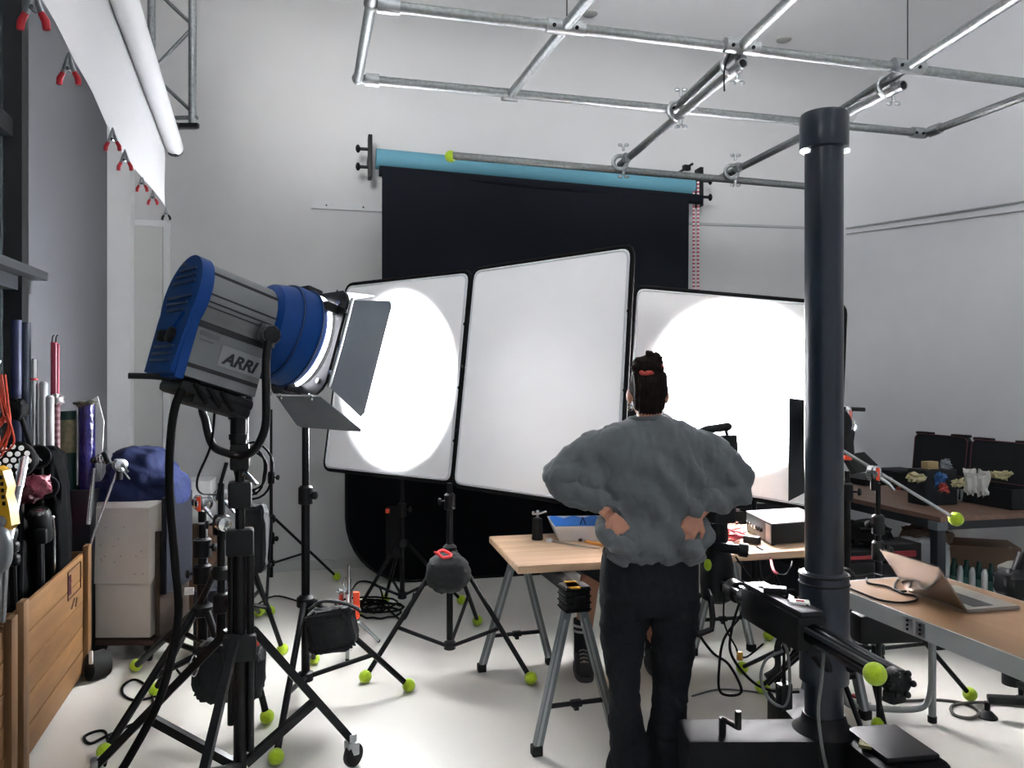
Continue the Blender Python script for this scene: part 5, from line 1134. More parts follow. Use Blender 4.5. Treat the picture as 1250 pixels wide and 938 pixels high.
# ================================================================ workbench along the side wall
BZ = .80
bc_ = H(1148, 632, BZ); BL = VX*2.4; BW = UX*1.0
BENCH = wood('bench_wood', '#6e5546', '#86695a', TH, (20, 1.4, 20), .5)
wb = thing('workbench', 'brown-topped workbench with dark frame against the side wall', 'workbench', bc_+BL/2+BW/2)
q = [bc_, bc_+BW, bc_+BW+BL, bc_+BL]
mb = MB(); mb.loft([[p-up_*.028 for p in q], [p for p in q]]); part(mb, 'bench_top', BENCH, wb)
BFR = mat('bench_frame', '#22262c', .5, .2)
for i in range(4):
    a, b = q[i], q[(i+1) % 4]; mb = MB(); cc = sum(q, V())/4; ins = lambda p: p+(cc-p).normalized()*.03-up_*.055; mb.beam(ins(a), ins(b), .03, .05); part(mb, 'frame_rail', BFR, wb)
for p in q:
    cc = sum(q, V())/4; e = p+(cc-p).normalized()*.04; mb = MB(); mb.box((e.x, e.y, (BZ-.03)/2), (.06, .06, BZ-.03), TH, .003); lg = part(mb, 'leg', BFR, wb)
    mb = MB(); mb.box((e.x, e.y-.0, BZ-.055), (.075, .075, .05), TH); part(mb, 'corner_plate', mat('bench_plate', '#5a5f64', .5), lg)
mb = MB(); ins = lambda p: p+(sum(q, V())/4-p).normalized()*.05
mb.loft([[ins(p)*V((1, 1, 0)).x if False else V((ins(p).x, ins(p).y, .20)) for p in q], [V((ins(p).x, ins(p).y, .22)) for p in q]]); part(mb, 'lower_shelf', BFR, wb)
# open cases standing along the back
CASEM = mat('case_black', '#0f141a', .7, nz=.15, sc=8)
PINK = mat('case_seal_pink', '#6e3f46', .6)
def case_x(px): 
    base = bc_+BW*.80; k = (px-625)/F; s = (k*base.y-base.x)/(VX.x-k*VX.y); return base+VX*s
def open_case(pxa, pxb, ya, yb, label):
    a, b = case_x(pxa), case_x(pxb); zt0 = CZ-(ya-HY)/F*a.y; zt1 = CZ-(yb-HY)/F*b.y; zt = (zt0+zt1)/2; d = (b-a).normalized(); L = (b-a).length; zb = BZ+.13
    t = thing('open_tool_case', label, 'case', (a+b)/2, 'open cases on the workbench')
    nx = d.cross(up_).normalized(); nx = nx if nx.x > 0 else -nx
    c = (a+b)/2; cut = .03; h = zt-zb
    poly = [(-L/2, 0), (L/2, 0), (L/2, h-cut), (L/2-cut, h), (-L/2+cut, h), (-L/2, h-cut)]
    mb = MB(); mb.prism(poly, V((c.x, c.y, zb)), d, up_+nx*.10, .03 if d.cross(up_).dot(nx) > 0 else -.03); lid = part(mb, 'lid', CASEM, t)
    pl = [(x*.965, .012+y*.955) for x, y in poly]; mb = MB(); mb.tube([V((c.x, c.y, zb))-nx*.004+d*x+(up_+nx*.10)*y for x, y in pl], .0035, 6, True); part(mb, 'pink_seal', PINK, lid)
    for s in (-.33, .33):
        mb = MB(); mb.box(V((c.x, c.y, zt+.004))+d*L*s+nx*.045, (L*.28, .045, .02), math.atan2(d.y, d.x), .004); part(mb, 'latch', BLKP, lid)
    mb = MB(); D = .17; q0 = [V((c.x, c.y, 0))+d*x-nx*y for x, y in ((-L/2, .0), (L/2, .0), (L/2, D), (-L/2, D))]; q1 = [p+(sum(q0, V())/4-p)*.08 for p in q0]
    z = lambda qq, zz: [V((p.x, p.y, zz)) for p in qq]
    mb.loft([z(q0, BZ+.002), z(q0, BZ+.13), z(q1, BZ+.13), z(q1, BZ+.03)]); part(mb, 'tray', CASEM, t)
    return t
open_case(1113, 1179, 527, 536, 'open black case with pink seal, closer to the corner, on the workbench')
open_case(1182, 1262, 535, 544, 'open black case with pink seal, second along the bench from the corner')
def benchp(px, py): return H(px, py, BZ+.001)
p = benchp(1133, 604); mb = MB(); mb.lathe([(.028, 0), (.030, .004), (.030, .135), (.022, .15), (.016, .152)], p, seg=22); sc_ = solo(mb, 'spray_can', mat('can_grey', '#9fa6ae', .4, .3), 'pale grey spray can with red nozzle on the workbench', 'spray can')
mb = MB(); mb.lathe([(.012, .152), (.012, .17), (.007, .175)], p, seg=12); part(mb, 'red_nozzle', RED, sc_); mb = MB(); mb.box(p+V((.012, -.029, .06)), (.02, .004, .045), .2); part(mb, 'print', mat('can_print', '#40464d', .6), sc_)
p = benchp(1137, 612); mb = MB(); mb.box(p+V((0, 0, .018)), (.032, .03, .036), .2, .003); solo(mb, 'yellow_tape_box', mat('yellow_box', '#d9a63a', .6), 'tiny yellow box before the spray can on the workbench', 'box')
p = benchp(1152, 611); 
CADM = mat('caddy_grey', '#83898a', .6)
e1 = UX; e2 = VX; ca0 = benchp(1158, 613)
cd_ = thing('parts_caddy', 'grey plastic caddy heaped with papers and small packets on the workbench', 'caddy', ca0+e1*.11+e2*.05)
def ringr(z, g, a=.235, b=.09): return [ca0-e1*g-e2*g+up_*z, ca0+e1*(a+g)-e2*g+up_*z, ca0+e1*(a+g)+e2*(b+g)+up_*z, ca0-e1*g+e2*(b+g)+up_*z]
mb = MB(); mb.loft([ringr(.0, 0), ringr(.085, .012), ringr(.085, .007), ringr(.01, -.006)]); cdy = part(mb, 'tub', CADM, cd_)
for s in (.08, .16):
    mb = MB(); mb.box(ca0+e1*s-e2*.008+up_*.05, (.008, .008, .07), TH); part(mb, 'slot', BLKM, cdy)
def crumple(c, r, m, nm, lab, cat, grp, sd, e=.6):
    mb = MB(); mb.blob(c, r, e, 14, .03, 24, M.Rotation(sd, 3, 'Z'), sd)
    return solo(mb, nm, m, lab, cat, grp, sharp=20)
PWH = mat('paper_grey', '#b9b8b4', .8); PYE = mat('paper_cream', '#b8b08a', .8)
for i, (px, py, Yd, r, m, lab) in enumerate(((1184, 588, 4.66, (.05, .03, .075), PWH, 'crumpled white paper sticking up from the caddy'), (1199, 590, 4.70, (.03, .03, .075), PWH, 'second crumpled white paper beside the caddy rim'), (1222, 580, 4.85, (.055, .03, .02), PYE, 'cream paper lying over the edge of the open case'), (1170, 590, 4.66, (.045, .03, .018), PYE, 'cream packet lying in the caddy'), (1147, 586, 4.8, (.03, .02, .04), mat('packet_blue', '#2f5d94', .5), 'blue and red packet behind the caddy'), (1152, 596, 4.72, (.018, .015, .02), mat('packet_red', '#b04038', .5), 'small red sachet in front of the blue packet'), (1154, 569, 5.12, (.035, .03, .03), mat('clear_bag', '#7d8288', .3), 'clear plastic bag behind the caddy'), (1118, 583, 4.72, (.05, .04, .02), PYE, 'pale cloth bundle behind the spray can'))):
    crumple(W(px, py, Yd), r, m, 'crumpled_packet', lab, 'packet', 'loose packets on the workbench', i+1)
p = W(1138, 600, 5.14); mb = MB(); mb.box((p.x, p.y, BZ+.118), (.25, .16, .232), .25, .004); solo(mb, 'dark_carton', CASEM, 'dark carton behind the spray can, under the cream carton', 'carton')
p = W(1135, 568, 5.1); mb = MB(); mb.box(p, (.085, .06, .05), .3, .003); solo(mb, 'cream_carton', mat('carton_cream', '#b59f72', .7), 'cream carton tilted behind the spray can', 'carton')
for (px, py, w_, d_, h_, rz, m, nm, lab, ct) in ((1060, 590, .34, .40, .05, .25, BLKP, 'black_tray', 'flat black tray on the workbench behind the grip stands', 'tray'), (1098, 586, .30, .26, .085, .25, CASEM, 'black_box', 'low black box on the workbench between the stands and the spray can', 'box'), (1104, 599, .06, .03, .02, .3, mat('red_strip', '#9a3b34', .6), 'red_tool_handle', 'red tool handle lying on the workbench', 'tool'), (1212, 610, .24, .26, .12, .23, CASEM, 'dark_crate', 'dark open crate at the end of the workbench', 'crate')):
    p = benchp(px, py); mb = MB(); mb.box(p+V((0, .05, h_/2)), (w_, d_, h_), rz, .004); solo(mb, nm, m, lab, ct)
p = W(1058, 570, 4.6); mb = MB(); mb.slab(W(1032, 555, 4.6), W(1055, 552, 4.8), W(1076, 572, 4.9), W(1045, 578, 4.6), .03); solo(mb, 'tilted_black_lid', BLKP, 'black lid propped up on the tray behind the grip stands', 'lid')
# under the bench
p = H(1128, 705, .22); 
mb = MB(); mb.blob(W(1128, 682, 4.9), (.115, .12, .13), .35, 24, .02, 9, seed=3); solo(mb, 'white_paper_bag', mat('bag_white', '#a5a9ad', .8), 'white paper bag under the workbench', 'bag', sharp=30)
mb = MB(); mb.blob(W(1130, 655, 5.0), (.13, .1, .055), .4, 20, .03, 9, seed=5); solo(mb, 'brown_paper', mat('kraft_dark', '#5e4c3f', .8), 'crumpled brown paper on top of the white bag', 'paper', sharp=30)
bx0 = W(1158, 700, 5.2); 
mb = MB(); c = W(1200, 690, 5.15); mb.box(c+V((0, .12, -.02)), (.50, .30, .30), -.30, .004); bxo = solo(mb, 'bottle_box', mat('kraft', '#7b6552', .8), 'open cardboard box of green bottles under the workbench', 'box')
GB = mat('bottle_green', '#16403a', .25)
for i in range(5):
    p = W(1165+i*15, 699+i*3.2, 4.98-.05*i+.02); p.z = .24; mb = MB(); mb.lathe([(.026, 0), (.027, .01), (.027, .17), (.014, .2), (.012, .23)], p, seg=14); bo = solo(mb, 'green_bottle', GB, ('first', 'second', 'third', 'fourth', 'fifth')[i]+' dark green bottle from the bench leg in the row under the bench', 'bottle', 'green bottles under the bench')
    mb = MB(); mb.lathe([(.0276, .05), (.0276, .12)], p, seg=14, cap=False); part(mb, 'label', mat('label_green', '#3d6a60', .6), bo)
    if i < 4:
        q_ = W(1172+i*15, 700+i*3.2, 4.96-.05*i); q_.z = .24; mb = MB(); mb.lathe([(.018, 0), (.02, .01), (.02, .16), (.01, .19)], q_, seg=12); solo(mb, 'white_bottle', WHT, ('first', 'second', 'third', 'fourth')[i]+' slim white bottle from the bench leg among the green bottles', 'bottle', 'white bottles under the bench')
p = W(1247, 690, 4.32); mb = MB(); mb.lathe([(.12, 0), (.14, .5), (.145, .52)], V((p.x+.04, p.y, .0)), seg=24); bn = solo(mb, 'waste_bin', BLKP, 'black bin with a pale liner beside the workbench', 'bin')
mb = MB(); mb.lathe([(.147, .5), (.15, .56), (.11, .585), (.03, .60)], V((p.x+.04, p.y, .0)), seg=24); part(mb, 'liner', mat('liner_grey', '#8a8780', .8), bn)
mb = MB(); c = W(1055, 650, 4.9); mb.blob(c, (.14, .12, .06), .5, 20, .04, 10, seed=8); solo(mb, 'cable_heap', BLKM, 'heap of dark cables on the shelf under the workbench', 'cables', sharp=20)
for i, (px, py, m, w_, h_, lab) in enumerate(((1052, 676, BLKP, .34, .07, 'black case with a red stripe under the workbench'), (1090, 672, BLKP, .24, .12, 'black square case under the workbench behind the grip stand'))):
    c = W(px, py, 4.75); mb = MB(); mb.box(c, (w_, .2, h_), .2, .006); o = solo(mb, 'shelf_case', m, lab, 'case', 'cases under the workbench'); mb = MB(); mb.box(c+V((0, -.10, .0)), (w_*.8, .02, h_*.3), .2); part(mb, 'red_stripe', mat('stripe_red', '#8e2630', .6), o)
c = W(1236, 712, 4.1); mb = MB(); mb.blob(c, (.07, .08, .07), .5, 18, .02, 10, seed=2); mb.cyl(c, V((c.x, c.y, 0)), .05, 14); mb.cyl(c+V((.02, 0, .05)), c+V((.06, 0, .16)), .03, 12); o = solo(mb, 'dark_tool', BLKP, 'dark power tool shape near the bin under the workbench', 'tool')
# ================================================================ wooden crates
PINE = wood('pine_plank', '#6b4a2a', '#8b653b', TH, (18, 1.5, 12), .6)
PINE2 = wood('pine_post', '#5d4023', '#7f5b35', TH, (14, 14, 2), .6)
def crate(fa, fb, h, label, depth=.36, stamp=True):
    """fa near, fb far floor points of the face"""
    d = (fb-fa).normalized(); nx = V((-d.y, d.x, 0)); nx = nx if nx.x < 0 else -nx; L = (fb-fa).length; an = math.atan2(d.y, d.x)
    t = thing('wooden_crate', label, 'crate', (fa+fb)/2+nx*depth/2, 'pine crates along the side wall')
    def side(a, b, nm):
        mb = MB(); n = 5; hh = (h-.05)/n; dd = (b-a).normalized(); ll = (b-a).length
        for i in range(n): mb.box((a+b)/2+V((0, 0, .04+hh*(i+.5))), (ll, .018, hh-.005), math.atan2(dd.y, dd.x), .003)
        return part(mb, nm, PINE, t)
    f_ = side(fa, fb, 'front_panel'); side(fa+nx*depth, fb+nx*depth, 'back_panel'); side(fb, fb+nx*depth, 'end_panel'); side(fa, fa+nx*depth, 'end_panel')
    for p in (fa+d*.03, fb-d*.03):
        mb = MB(); mb.box(p-nx*.022+V((0, 0, h/2+.012)), (.075, .028, h+.03), an, .004); part(mb, 'post', PINE2, t)
    mb = MB(); mb.box((fa+fb)/2+nx*depth/2+V((0, 0, .05)), (L-.02, depth-.02, .02), an); part(mb, 'bottom', PINE, t)
    if stamp:
        INK = mat('stamp_ink', '#4c3326', .8); INK2 = mat('stamp_purple', '#6b4560', .8); o = fa.lerp(fb, .78)-nx*.0105
        for x0, z0, x1, z1, m in ((-.13, .52, .13, .52, INK), (-.13, .66, .13, .66, INK), (-.13, .52, -.13, .66, INK), (.13, .52, .13, .66, INK), (-.11, .54, -.11, .64, INK2), (-.08, .54, -.08, .64, INK2), (-.11, .60, -.05, .60, INK2), (-.06, .46, .0, .50, INK), (.02, .45, .05, .49, INK)):
            mb = MB(); mb.beam(o+d*x0+V((0, 0, z0)), o+d*x1+V((0, 0, z1)), .002, .008, up=-nx if abs(z1-z0) > .01 else (0, 0, 1)); part(mb, 'stamp_mark', m, f_)
    return t
ca_, cb_2 = V((-1.985, 3.07, 0)), V((-2.335, 4.20, 0))
crate(ca_, cb_2, .70, 'long pine plank crate with faint stamps, beside the white blocks')
dcr = (cb_2-ca_).normalized()
crate(ca_-dcr*1.35+V((-.012, 0, 0)), ca_-dcr*.05+V((-.012, 0, 0)), .665, 'second pine crate, its end just showing at the picture edge', stamp=False)
nxl = V((-dcr.y, dcr.x, 0))
def inc(s, off, z=0): return ca_+dcr*s+nxl*off+V((0, 0, z))              # inside crate: s along, off inwards
# dark gear heaped in the crate
mb = MB(); mb.blob(inc(.58, .255, .55), (.09, .50, .46), .55, 28, .04, 5, rotz(R(17)), 4); solo(mb, 'black_gear_heap', BLKM, 'black equipment bag filling the long crate', 'bag', sharp=0)
mb = MB(); mb.blob(inc(.93, .115, .68), (.09, .125, .60), .5, 26, .03, 6, rotz(R(17)), 9); solo(mb, 'upright_kit_bag', mat('kit_bag_black', '#08090b', .9, spec=.1, nz=.3, sc=10), 'tall black kit bag standing upright in the long crate before the white tubes', 'bag', sharp=0)
# tall black bin with paper rolls
bn0 = W(95, 600, 4.42); bnx = V((-2.505, 4.46, 0))
tb0 = thing('tall_black_bin', 'tall black bin holding wrapped rolls, behind the long crate', 'bin', bnx)
def rq(z, g): return [bnx+V((sx*(.125+g), sy*(.11+g), 0))+V((0, 0, z)) for sx, sy in ((-1, -1), (1, -1), (1, 1), (-1, 1))]
mb = MB(); mb.loft([rq(0, -.03), rq(1.0, .0), rq(1.0, -.012), rq(.03, -.04)]); part(mb, 'bin_body', mat('bin_blueblack', '#14171f', .6), tb0)
def rollstick(x, y, z0, z1, r, m, name, label, cat, grp='rolls and poles in the bin', lean=(0, 0), cap=None, hollow=True):
    a = V((x, y, z0)); b = V((x+lean[0], y+lean[1], z1)); mb = MB(); L = (b-a).length
    prof = [(r, 0), (r, L), (r*.7, L), (r*.65, L-.03), (.001, L-.031)] if hollow else [(r, 0), (r, L-.01), (r*.6, L)]
    mb.lathe(prof, a, b-a, 18); o = solo(mb, name, m, label, cat, grp)
    return o, a, b
def at(px, Y): return (px-625)/F*Y
RB = mat('roll_navy', '#141c44', .5, nz=.2, sc=20); RB2 = mat('roll_slate', '#1b2636', .6, nz=.4, sc=60)
ztop = lambda py, Y: CZ-(py-HY)/F*Y
rollstick(at(20, 4.15), 4.15, .1, ztop(391, 4.15), .026, RB, 'gel_roll', 'thick navy blue roll standing against the dark window frame', 'roll', 'coloured rolls')
rollstick(at(31, 4.2), 4.2, .1, ztop(394, 4.2), .026, RB2, 'gel_roll', 'dark slate speckled roll beside the navy roll', 'roll', 'coloured rolls')
o, a, b = rollstick(at(42, 4.05), 4.05, .1, ztop(438, 4.05), .0165, CHR, 'silver_pole', 'slim silver pole with a red band in the crate', 'pole', None, hollow=False)
mb = MB(); q = a.lerp(b, .93); mb.lathe([(.0175, 0), (.0175, .012)], q, b-a, 16); part(mb, 'red_band', RED, o)
rollstick(at(53, 4.05), 4.05, .1, ztop(466, 4.05), .021, PAP, 'white_tube', 'taller white paper tube behind the silver pole', 'tube', 'white tubes', hollow=False)
rollstick(at(61, 4.0), 4.0, .1, ztop(483, 4.0), .020, PAP, 'white_tube', 'shorter white paper tube next to the red tubes', 'tube', 'white tubes', hollow=False)
o, a, b = rollstick(at(66, 4.25), 4.25, .3, ztop(418, 4.25), .017, mat('tube_crimson', '#98324a', .35), 'red_tube', 'tall crimson tube, thickest of the red pair', 'tube', 'red tubes')
for dx_ in (-.012, .008):
    mb = MB(); mb.tube([b+V((dx_, 0, -.01)), b+V((dx_+.004, 0, .03)), b+V((dx_+.012, 0, .04))], .003, 6); part(mb, 'wire_hook', BLKM, o)
rollstick(at(71, 4.24), 4.24, .3, ztop(420, 4.24), .007, mat('tube_crimson', '#98324a', .35), 'red_tube', 'thin crimson rod beside the thick red tube', 'tube', 'red tubes')
TW = stripes('twist_red_white', '#4a1420', '#6b4a52', 9)
o, a, b = rollstick(at(69, 4.2), 4.2, .4, ztop(488, 4.2), .018, TW, 'twisted_cord', 'red and white twisted bundle tied below the red tubes', 'cord', None, hollow=False)
mb = MB(); mb.blob(b, (.03, .03, .03), .8, 12, .02, 20); part(mb, 'knot', mat('plastic_wrap', '#9a9494', .3), o)
GR = mat('roll_green', '#12372f', .4, nz=.2, sc=14)
o, a, b = rollstick(at(83, 4.46), 4.46, .2, ztop(502, 4.46), .045, GR, 'green_roll', 'thick dark green roll with a cream label in the bin', 'roll', 'coloured rolls')
mb = MB(); mb.lathe([(.0455, (b-a).length-.24), (.0455, (b-a).length-.05)], a, b-a, 18, cap=False); part(mb, 'cream_label', mat('label_cream', '#7e7c5e', .7, nz=.3, sc=40), o)
PU = mat('roll_purple', '#1c1752', .15, nz=.35, sc=12, bump=.8, bsc=30)
o, a, b = rollstick(at(106, 4.46), 4.46, .2, ztop(492, 4.46), .044, PU, 'purple_roll', 'purple roll wrapped in shiny plastic in the bin', 'roll', 'coloured rolls')
mb = MB(); mb.blob(b+V((.0, -.01, -.005)), (.052, .05, .012), .6, 16, .02, 20); part(mb, 'wrap_end', mat('wrap_dark', '#4d4a40', .3), o)
mb = MB(); c = W(117, 540, 4.55); mb.slab(W(108, 490, 4.62), W(119, 484, 4.62), W(127, 515, 4.62), W(122, 600, 4.62), .006); mb2_ = solo(mb, 'plastic_sheet', mat('sheet_white', '#e6e6e6', .4), 'crumpled white plastic sheet behind the purple roll', 'sheet')
# round LED / honeycomb lamp, black lamp heads
hl = inc(.62, .10, 0); c = W(20, 562, 3.55)
dl = thing('dotted_lamp', 'black lamp with a disc of bright white dots, in the crate', 'lamp', c)
mb = MB(); mb.lathe([(.075, .03), (.085, .02), (.085, -.01), (.07, -.02)], c, (.25, -1, .1), 28); disc = part(mb, 'disc', BLKM, dl)
ax_ = V((.25, -1, .1)).normalized(); u__ = ax_.orthogonal().normalized(); v__ = ax_.cross(u__)
DOT = mat('dot_white', '#f0f0f0', .3, emit=.25)
for i, (rr_, nn_) in enumerate(((0, 1), (.032, 6), (.062, 11))):
    for k in range(nn_):
        a_ = 2*PI*k/nn_+.3*i; p = c+ax_*.032+u__*math.cos(a_)*rr_+v__*math.sin(a_)*rr_; mb = MB(); mb.lathe([(.011, 0), (.012, .002), (.006, .004)], p, ax_, 12); part(mb, 'white_dot', DOT, disc)
mb = MB(); mb.cyl(c-ax_*.02, c-ax_*.16, .045, 18); mb.cyl(c-ax_*.06, V((c.x-.02, c.y+.05, .1)), .014, 10); part(mb, 'lamp_body', BLKP, dl)
for (px, py, Y, r, lab) in ((46, 558, 3.75, .055, 'round black lamp ring behind the dotted lamp'), (57, 595, 3.8, .052, 'round black lamp ring behind the pink wrapped bundle')):
    c = W(px, py, Y); ax2 = V((.35, -1, .1)).normalized(); u2_, v2_ = ax2.orthogonal().normalized(), None; v2_ = ax2.cross(u2_)
    t = thing('ring_lamp', lab, 'lamp', c, 'small black lamps in the crate')
    mb = MB(); mb.tube([c+u2_*math.cos(i*PI/14)*r+v2_*math.sin(i*PI/14)*r for i in range(28)], .005, 8, True); part(mb, 'rim', mat('rim_grey', '#2c2f33', .35, .5), t)
    mb = MB(); mb.lathe([(r*.95, 0), (r*.8, -.04), (r*.5, -.10), (r*.3, -.11)], c, ax2, 22); mb.cyl(c-ax2*.06, V((c.x, c.y+.05, .1)), .012, 8); part(mb, 'shell', BLKM, t)
    mb = MB(); mb.cyl(c-v2_*r*.4, c+v2_*r*.5, .004, 6); part(mb, 'bar', CHR, t)
mb = MB(); mb.blob(W(46, 593, 3.62), (.055, .04, .045), .7, 20, .03, 14, seed=4); pb = solo(mb, 'pink_wrapped_bundle', mat('pink_wrap', '#a8586a', .35, nz=.3, sc=40, bump=.8, bsc=60), 'pink plastic-wrapped bundle on the lamps in the crate', 'bundle', sharp=0)
mb = MB(); mb.blob(W(32, 603, 3.6), (.05, .05, .04), .7, 18, .02, 12, seed=6); part(mb, 'dark_wrap', mat('maroon_wrap', '#4a1822', .5), pb)
t = thing('black_monolight', 'black studio flash head with silver ring lying in the crate', 'lamp', W(48, 645, 3.4))
c = W(48, 632, 3.62); mb = MB(); mb.lathe([(.045, -.12), (.05, -.1), (.05, .02), (.04, .04)], c, (.1, -.3, 1), 20); part(mb, 'housing', BLKP, t)
mb = MB(); mb.lathe([(.03, .0), (.031, .012), (.02, .016)], W(47, 627, 3.55), (.1, -.3, 1), 18); part(mb, 'silver_ring', CHR, t)
mb = MB(); mb.cyl(c, V((c.x, c.y+.02, .1)), .02, 8); mb.box(W(50, 655, 3.54), (.05, .04, .07), .3, .01); part(mb, 'bracket', BLKP, t)
mb = MB(); mb.tube([W(64, 632, 3.8), W(66, 650, 3.8), W(66, 690, 3.82), W(62, 730, 3.85)], .008, 8); mb.sph(W(64, 632, 3.79), .012, 8); part(mb, 'lever', CHR, t)
# slanted silver tube, yellow clamp, stand legs at the edge
pt0, pt1 = W(2, 705, 3.06), W(30, 560, 3.42)
mb = MB(); mb.cyl(pt0, pt1, .016, 14); ss = solo(mb, 'silver_tube', ALU, 'silver tube leaning out of the crate under the dotted lamp', 'tube')
mb = MB(); d = (pt1-pt0).normalized(); mb.lathe([(.019, 0), (.019, .16)], pt1-d*.16, d, 14); part(mb, 'sleeve', CHR, ss)
yc = thing('yellow_clamp', 'yellow plastic clamp with dark print at the picture edge', 'clamp', W(4, 640, 2.85))
YEL = mat('clamp_yellow', '#dba51f', .45)
mb = MB(); y0 = [W(-6, 570, 2.85), W(3, 575, 2.85), W(9, 595, 2.85), W(7, 605, 2.85), W(11, 620, 2.85), W(14, 642, 2.85), W(5, 650, 2.85), W(-6, 650, 2.85)]
mb.loft([y0, [p+V((0, .05, 0)) for p in y0]]); part(mb, 'jaw', YEL, yc)
for i in range(5):
    mb = MB(); mb.box(W(1.5+i*.8, 583+i*8, 2.845), (.010, .004, .014), .1); part(mb, 'print_mark', BLKM, yc)
mb = MB(); mb.lathe([(.022, 0), (.022, .01), (.012, .014)], W(1, 637, 2.845), (0, -1, 0), 16); part(mb, 'grey_pivot', mat('grey_plastic', '#6e7174', .5), yc)
c = W(-2, 672, 2.8); mb = MB(); mb.blob(c, (.045, .04, .085), .8, 20); gp = solo(mb, 'grey_lamp_globe', mat('grey_plastic_light', '#5d6366', .4), 'grey rounded lamp shell below the yellow clamp', 'lamp')
for i, px in enumerate((2, 8)):
    mb = MB(); mb.cyl(W(px, 690, 2.85), W(px-4, 760, 2.85), .008, 10); part(mb, 'stem', ALU, gp)
for i, (px, py) in enumerate(((14, 652), (16, 668), (17, 684))):
    mb = MB(); c = W(px, py, 3.25); mb.blob(c, (.022, .022, .026), .6, 14); mb.cyl(c, c+V((.02, -.01, .01)), .006, 8); mb.cyl(c, V((c.x, c.y+.01, .65)), .009, 6); solo(mb, 'grip_knuckle', BLKP, ('upper', 'middle', 'lowest')[i]+' dark grip knuckle stacked beside the silver tube', 'knuckle', 'grip knuckles in the crate')
# chrome arms rising from the far end of the crate
ch0, ch1 = W(104, 664, 4.25), W(146, 567, 4.30); cst = thing('chrome_arm', 'long thin chrome arm leaning out of the crate over the white block', 'arm', ch0)
mb = MB(); mb.cyl(W(101, 690, 4.22), ch1, .008, 12); part(mb, 'rod', CHR, cst); grip_head(cst, W(146, 568, 4.28), 1.0, False)
mb = MB(); mb.tube([W(150, 567, 4.26), W(152, 572, 4.24), W(156, 576, 4.22)], .007, 8); part(mb, 'tail_screw', ALU, cst)
c3 = W(122, 560, 4.2); cs_3 = thing('chrome_arm', 'short chrome arm with a black knob near the purple roll', 'arm', W(112, 600, 4.2))
mb = MB(); mb.cyl(W(108, 640, 4.2), W(115, 572, 4.2), .012, 12); part(mb, 'rod', CHR, cs_3)
mb = MB(); mb.sph(c3, (.022, .022, .026), 14); mb.sph(W(128, 564, 4.18), .014, 10); part(mb, 'ball_joint', CHR, cs_3)
mb = MB(); mb.cyl(W(127, 552, 4.18), W(133, 566, 4.18), .018, 12); mb.sph(W(115, 562, 4.2), .02, 10); part(mb, 'black_knob', BLKP, cs_3)
# hanging orange cable
OC = mat('orange_cable', '#c23c1e', .5)
t = thing('orange_cable_coil', 'hank of orange cable hanging at the picture edge', 'cable', W(5, 520, 3.2))
rnd = random.Random(5)
for i in range(7):
    x = rnd.uniform(-14, 6); y1 = rnd.uniform(515, 560); pts = [W(x+rnd.uniform(-3, 2), 458, 3.3), W(x+5, 490, 3.25), W(x+9+rnd.uniform(-2, 4), 515, 3.2), W(x+6, y1-12, 3.2), W(x-4, y1, 3.2), W(x-8, 500, 3.25), W(x-2, 462, 3.3)]
    mb = MB(); mb.tube(cr(pts, 5), .0042, 6); part(mb, 'strand', OC, t)
mb = MB(); mb.tube(cr([W(8, 505, 3.2), W(14, 522, 3.15), W(17, 540, 3.15), W(10, 549, 3.15), W(0, 550, 3.2)], 6), .0042, 6); part(mb, 'strand', OC, t)
mb = MB(); mb.cyl(W(-10, 455, 3.32), W(-2, 440, 3.35), .012, 10); part(mb, 'hook', WHT, t)
mb = MB(); mb.blob(W(18, 500, 3.9), (.055, .05, .05), .7, 18, .02, 10, seed=9); mb.tube(cr([W(26, 510, 3.9), W(38, 545, 3.9), W(45, 560, 3.9)], 4), .012, 8); solo(mb, 'black_strap_bundle', BLKM, 'black strap bundle hanging in front of the navy roll', 'strap', sharp=0)

# ================================================================ white blocks on a dolly with blue cloth
FOAM = mat('foam_white', '#b9b5b0', .85, nz=.06, sc=4)
dolly = thing('wheeled_dolly', 'dark wooden dolly under the white blocks', 'dolly', W(152, 800, 4.5)*V((1, 1, 0)).x if False else V((W(152, 800, 4.55).x, 4.55, 0)))
ba, bb = W(115, 800, 4.42), W(186, 800, 4.42); an_ = 0.02
dw = bb.x-ba.x
z0 = .14
mb = MB(); mb.box(((ba.x+bb.x)/2+.005, 4.62, .115), (dw, .42, .03), an_, .004); part(mb, 'deck', mat('dolly_brown', '#3a2c24', .7), dolly)
for sx in (-1, 1):
    for sy in (-1, 1):
        x, y = (ba.x+bb.x)/2+sx*(dw/2-.03), 4.62+sy*.17; mb = MB(); mb.lathe([(.02, -.016), (.045, -.012), (.048, 0), (.045, .012), (.02, .016)], (x, y, .048), (1, .2, 0), 18); mb.box((x, y, .085), (.04, .05, .03)); part(mb, 'caster_wheel', RUB, dolly)
zm = ztop(713, 4.42); zt2 = ztop(614, 4.42)
mb = MB(); mb.box(((ba.x+bb.x)/2-.008, 4.62, (zm+z0)/2), (dw-.02, .40, zm-z0-.004), an_, .006); lowb = solo(mb, 'white_foam_block', FOAM, 'lower white painted block standing on the dolly', 'block', 'stacked white blocks')
bt = W(190, 700, 4.42); xr = W(197, 700, 4.45).x
mb = MB(); prof = [(ba.x-.005, zm), (xr-.05, zm), (xr, zm+.11), (xr, zt2), (ba.x-.005, zt2)]
fr0 = [V((x, 4.42, z)) for x, z in prof]; bk0 = [V((x, 4.82, z)) for x, z in prof]
fr1 = [V((x-.0 if x < xr-.02 else x-.055, 4.415, z)) for x, z in prof]; fr0b = [V((x, 4.47 if x > xr-.02 else 4.42, z)) for x, z in prof]
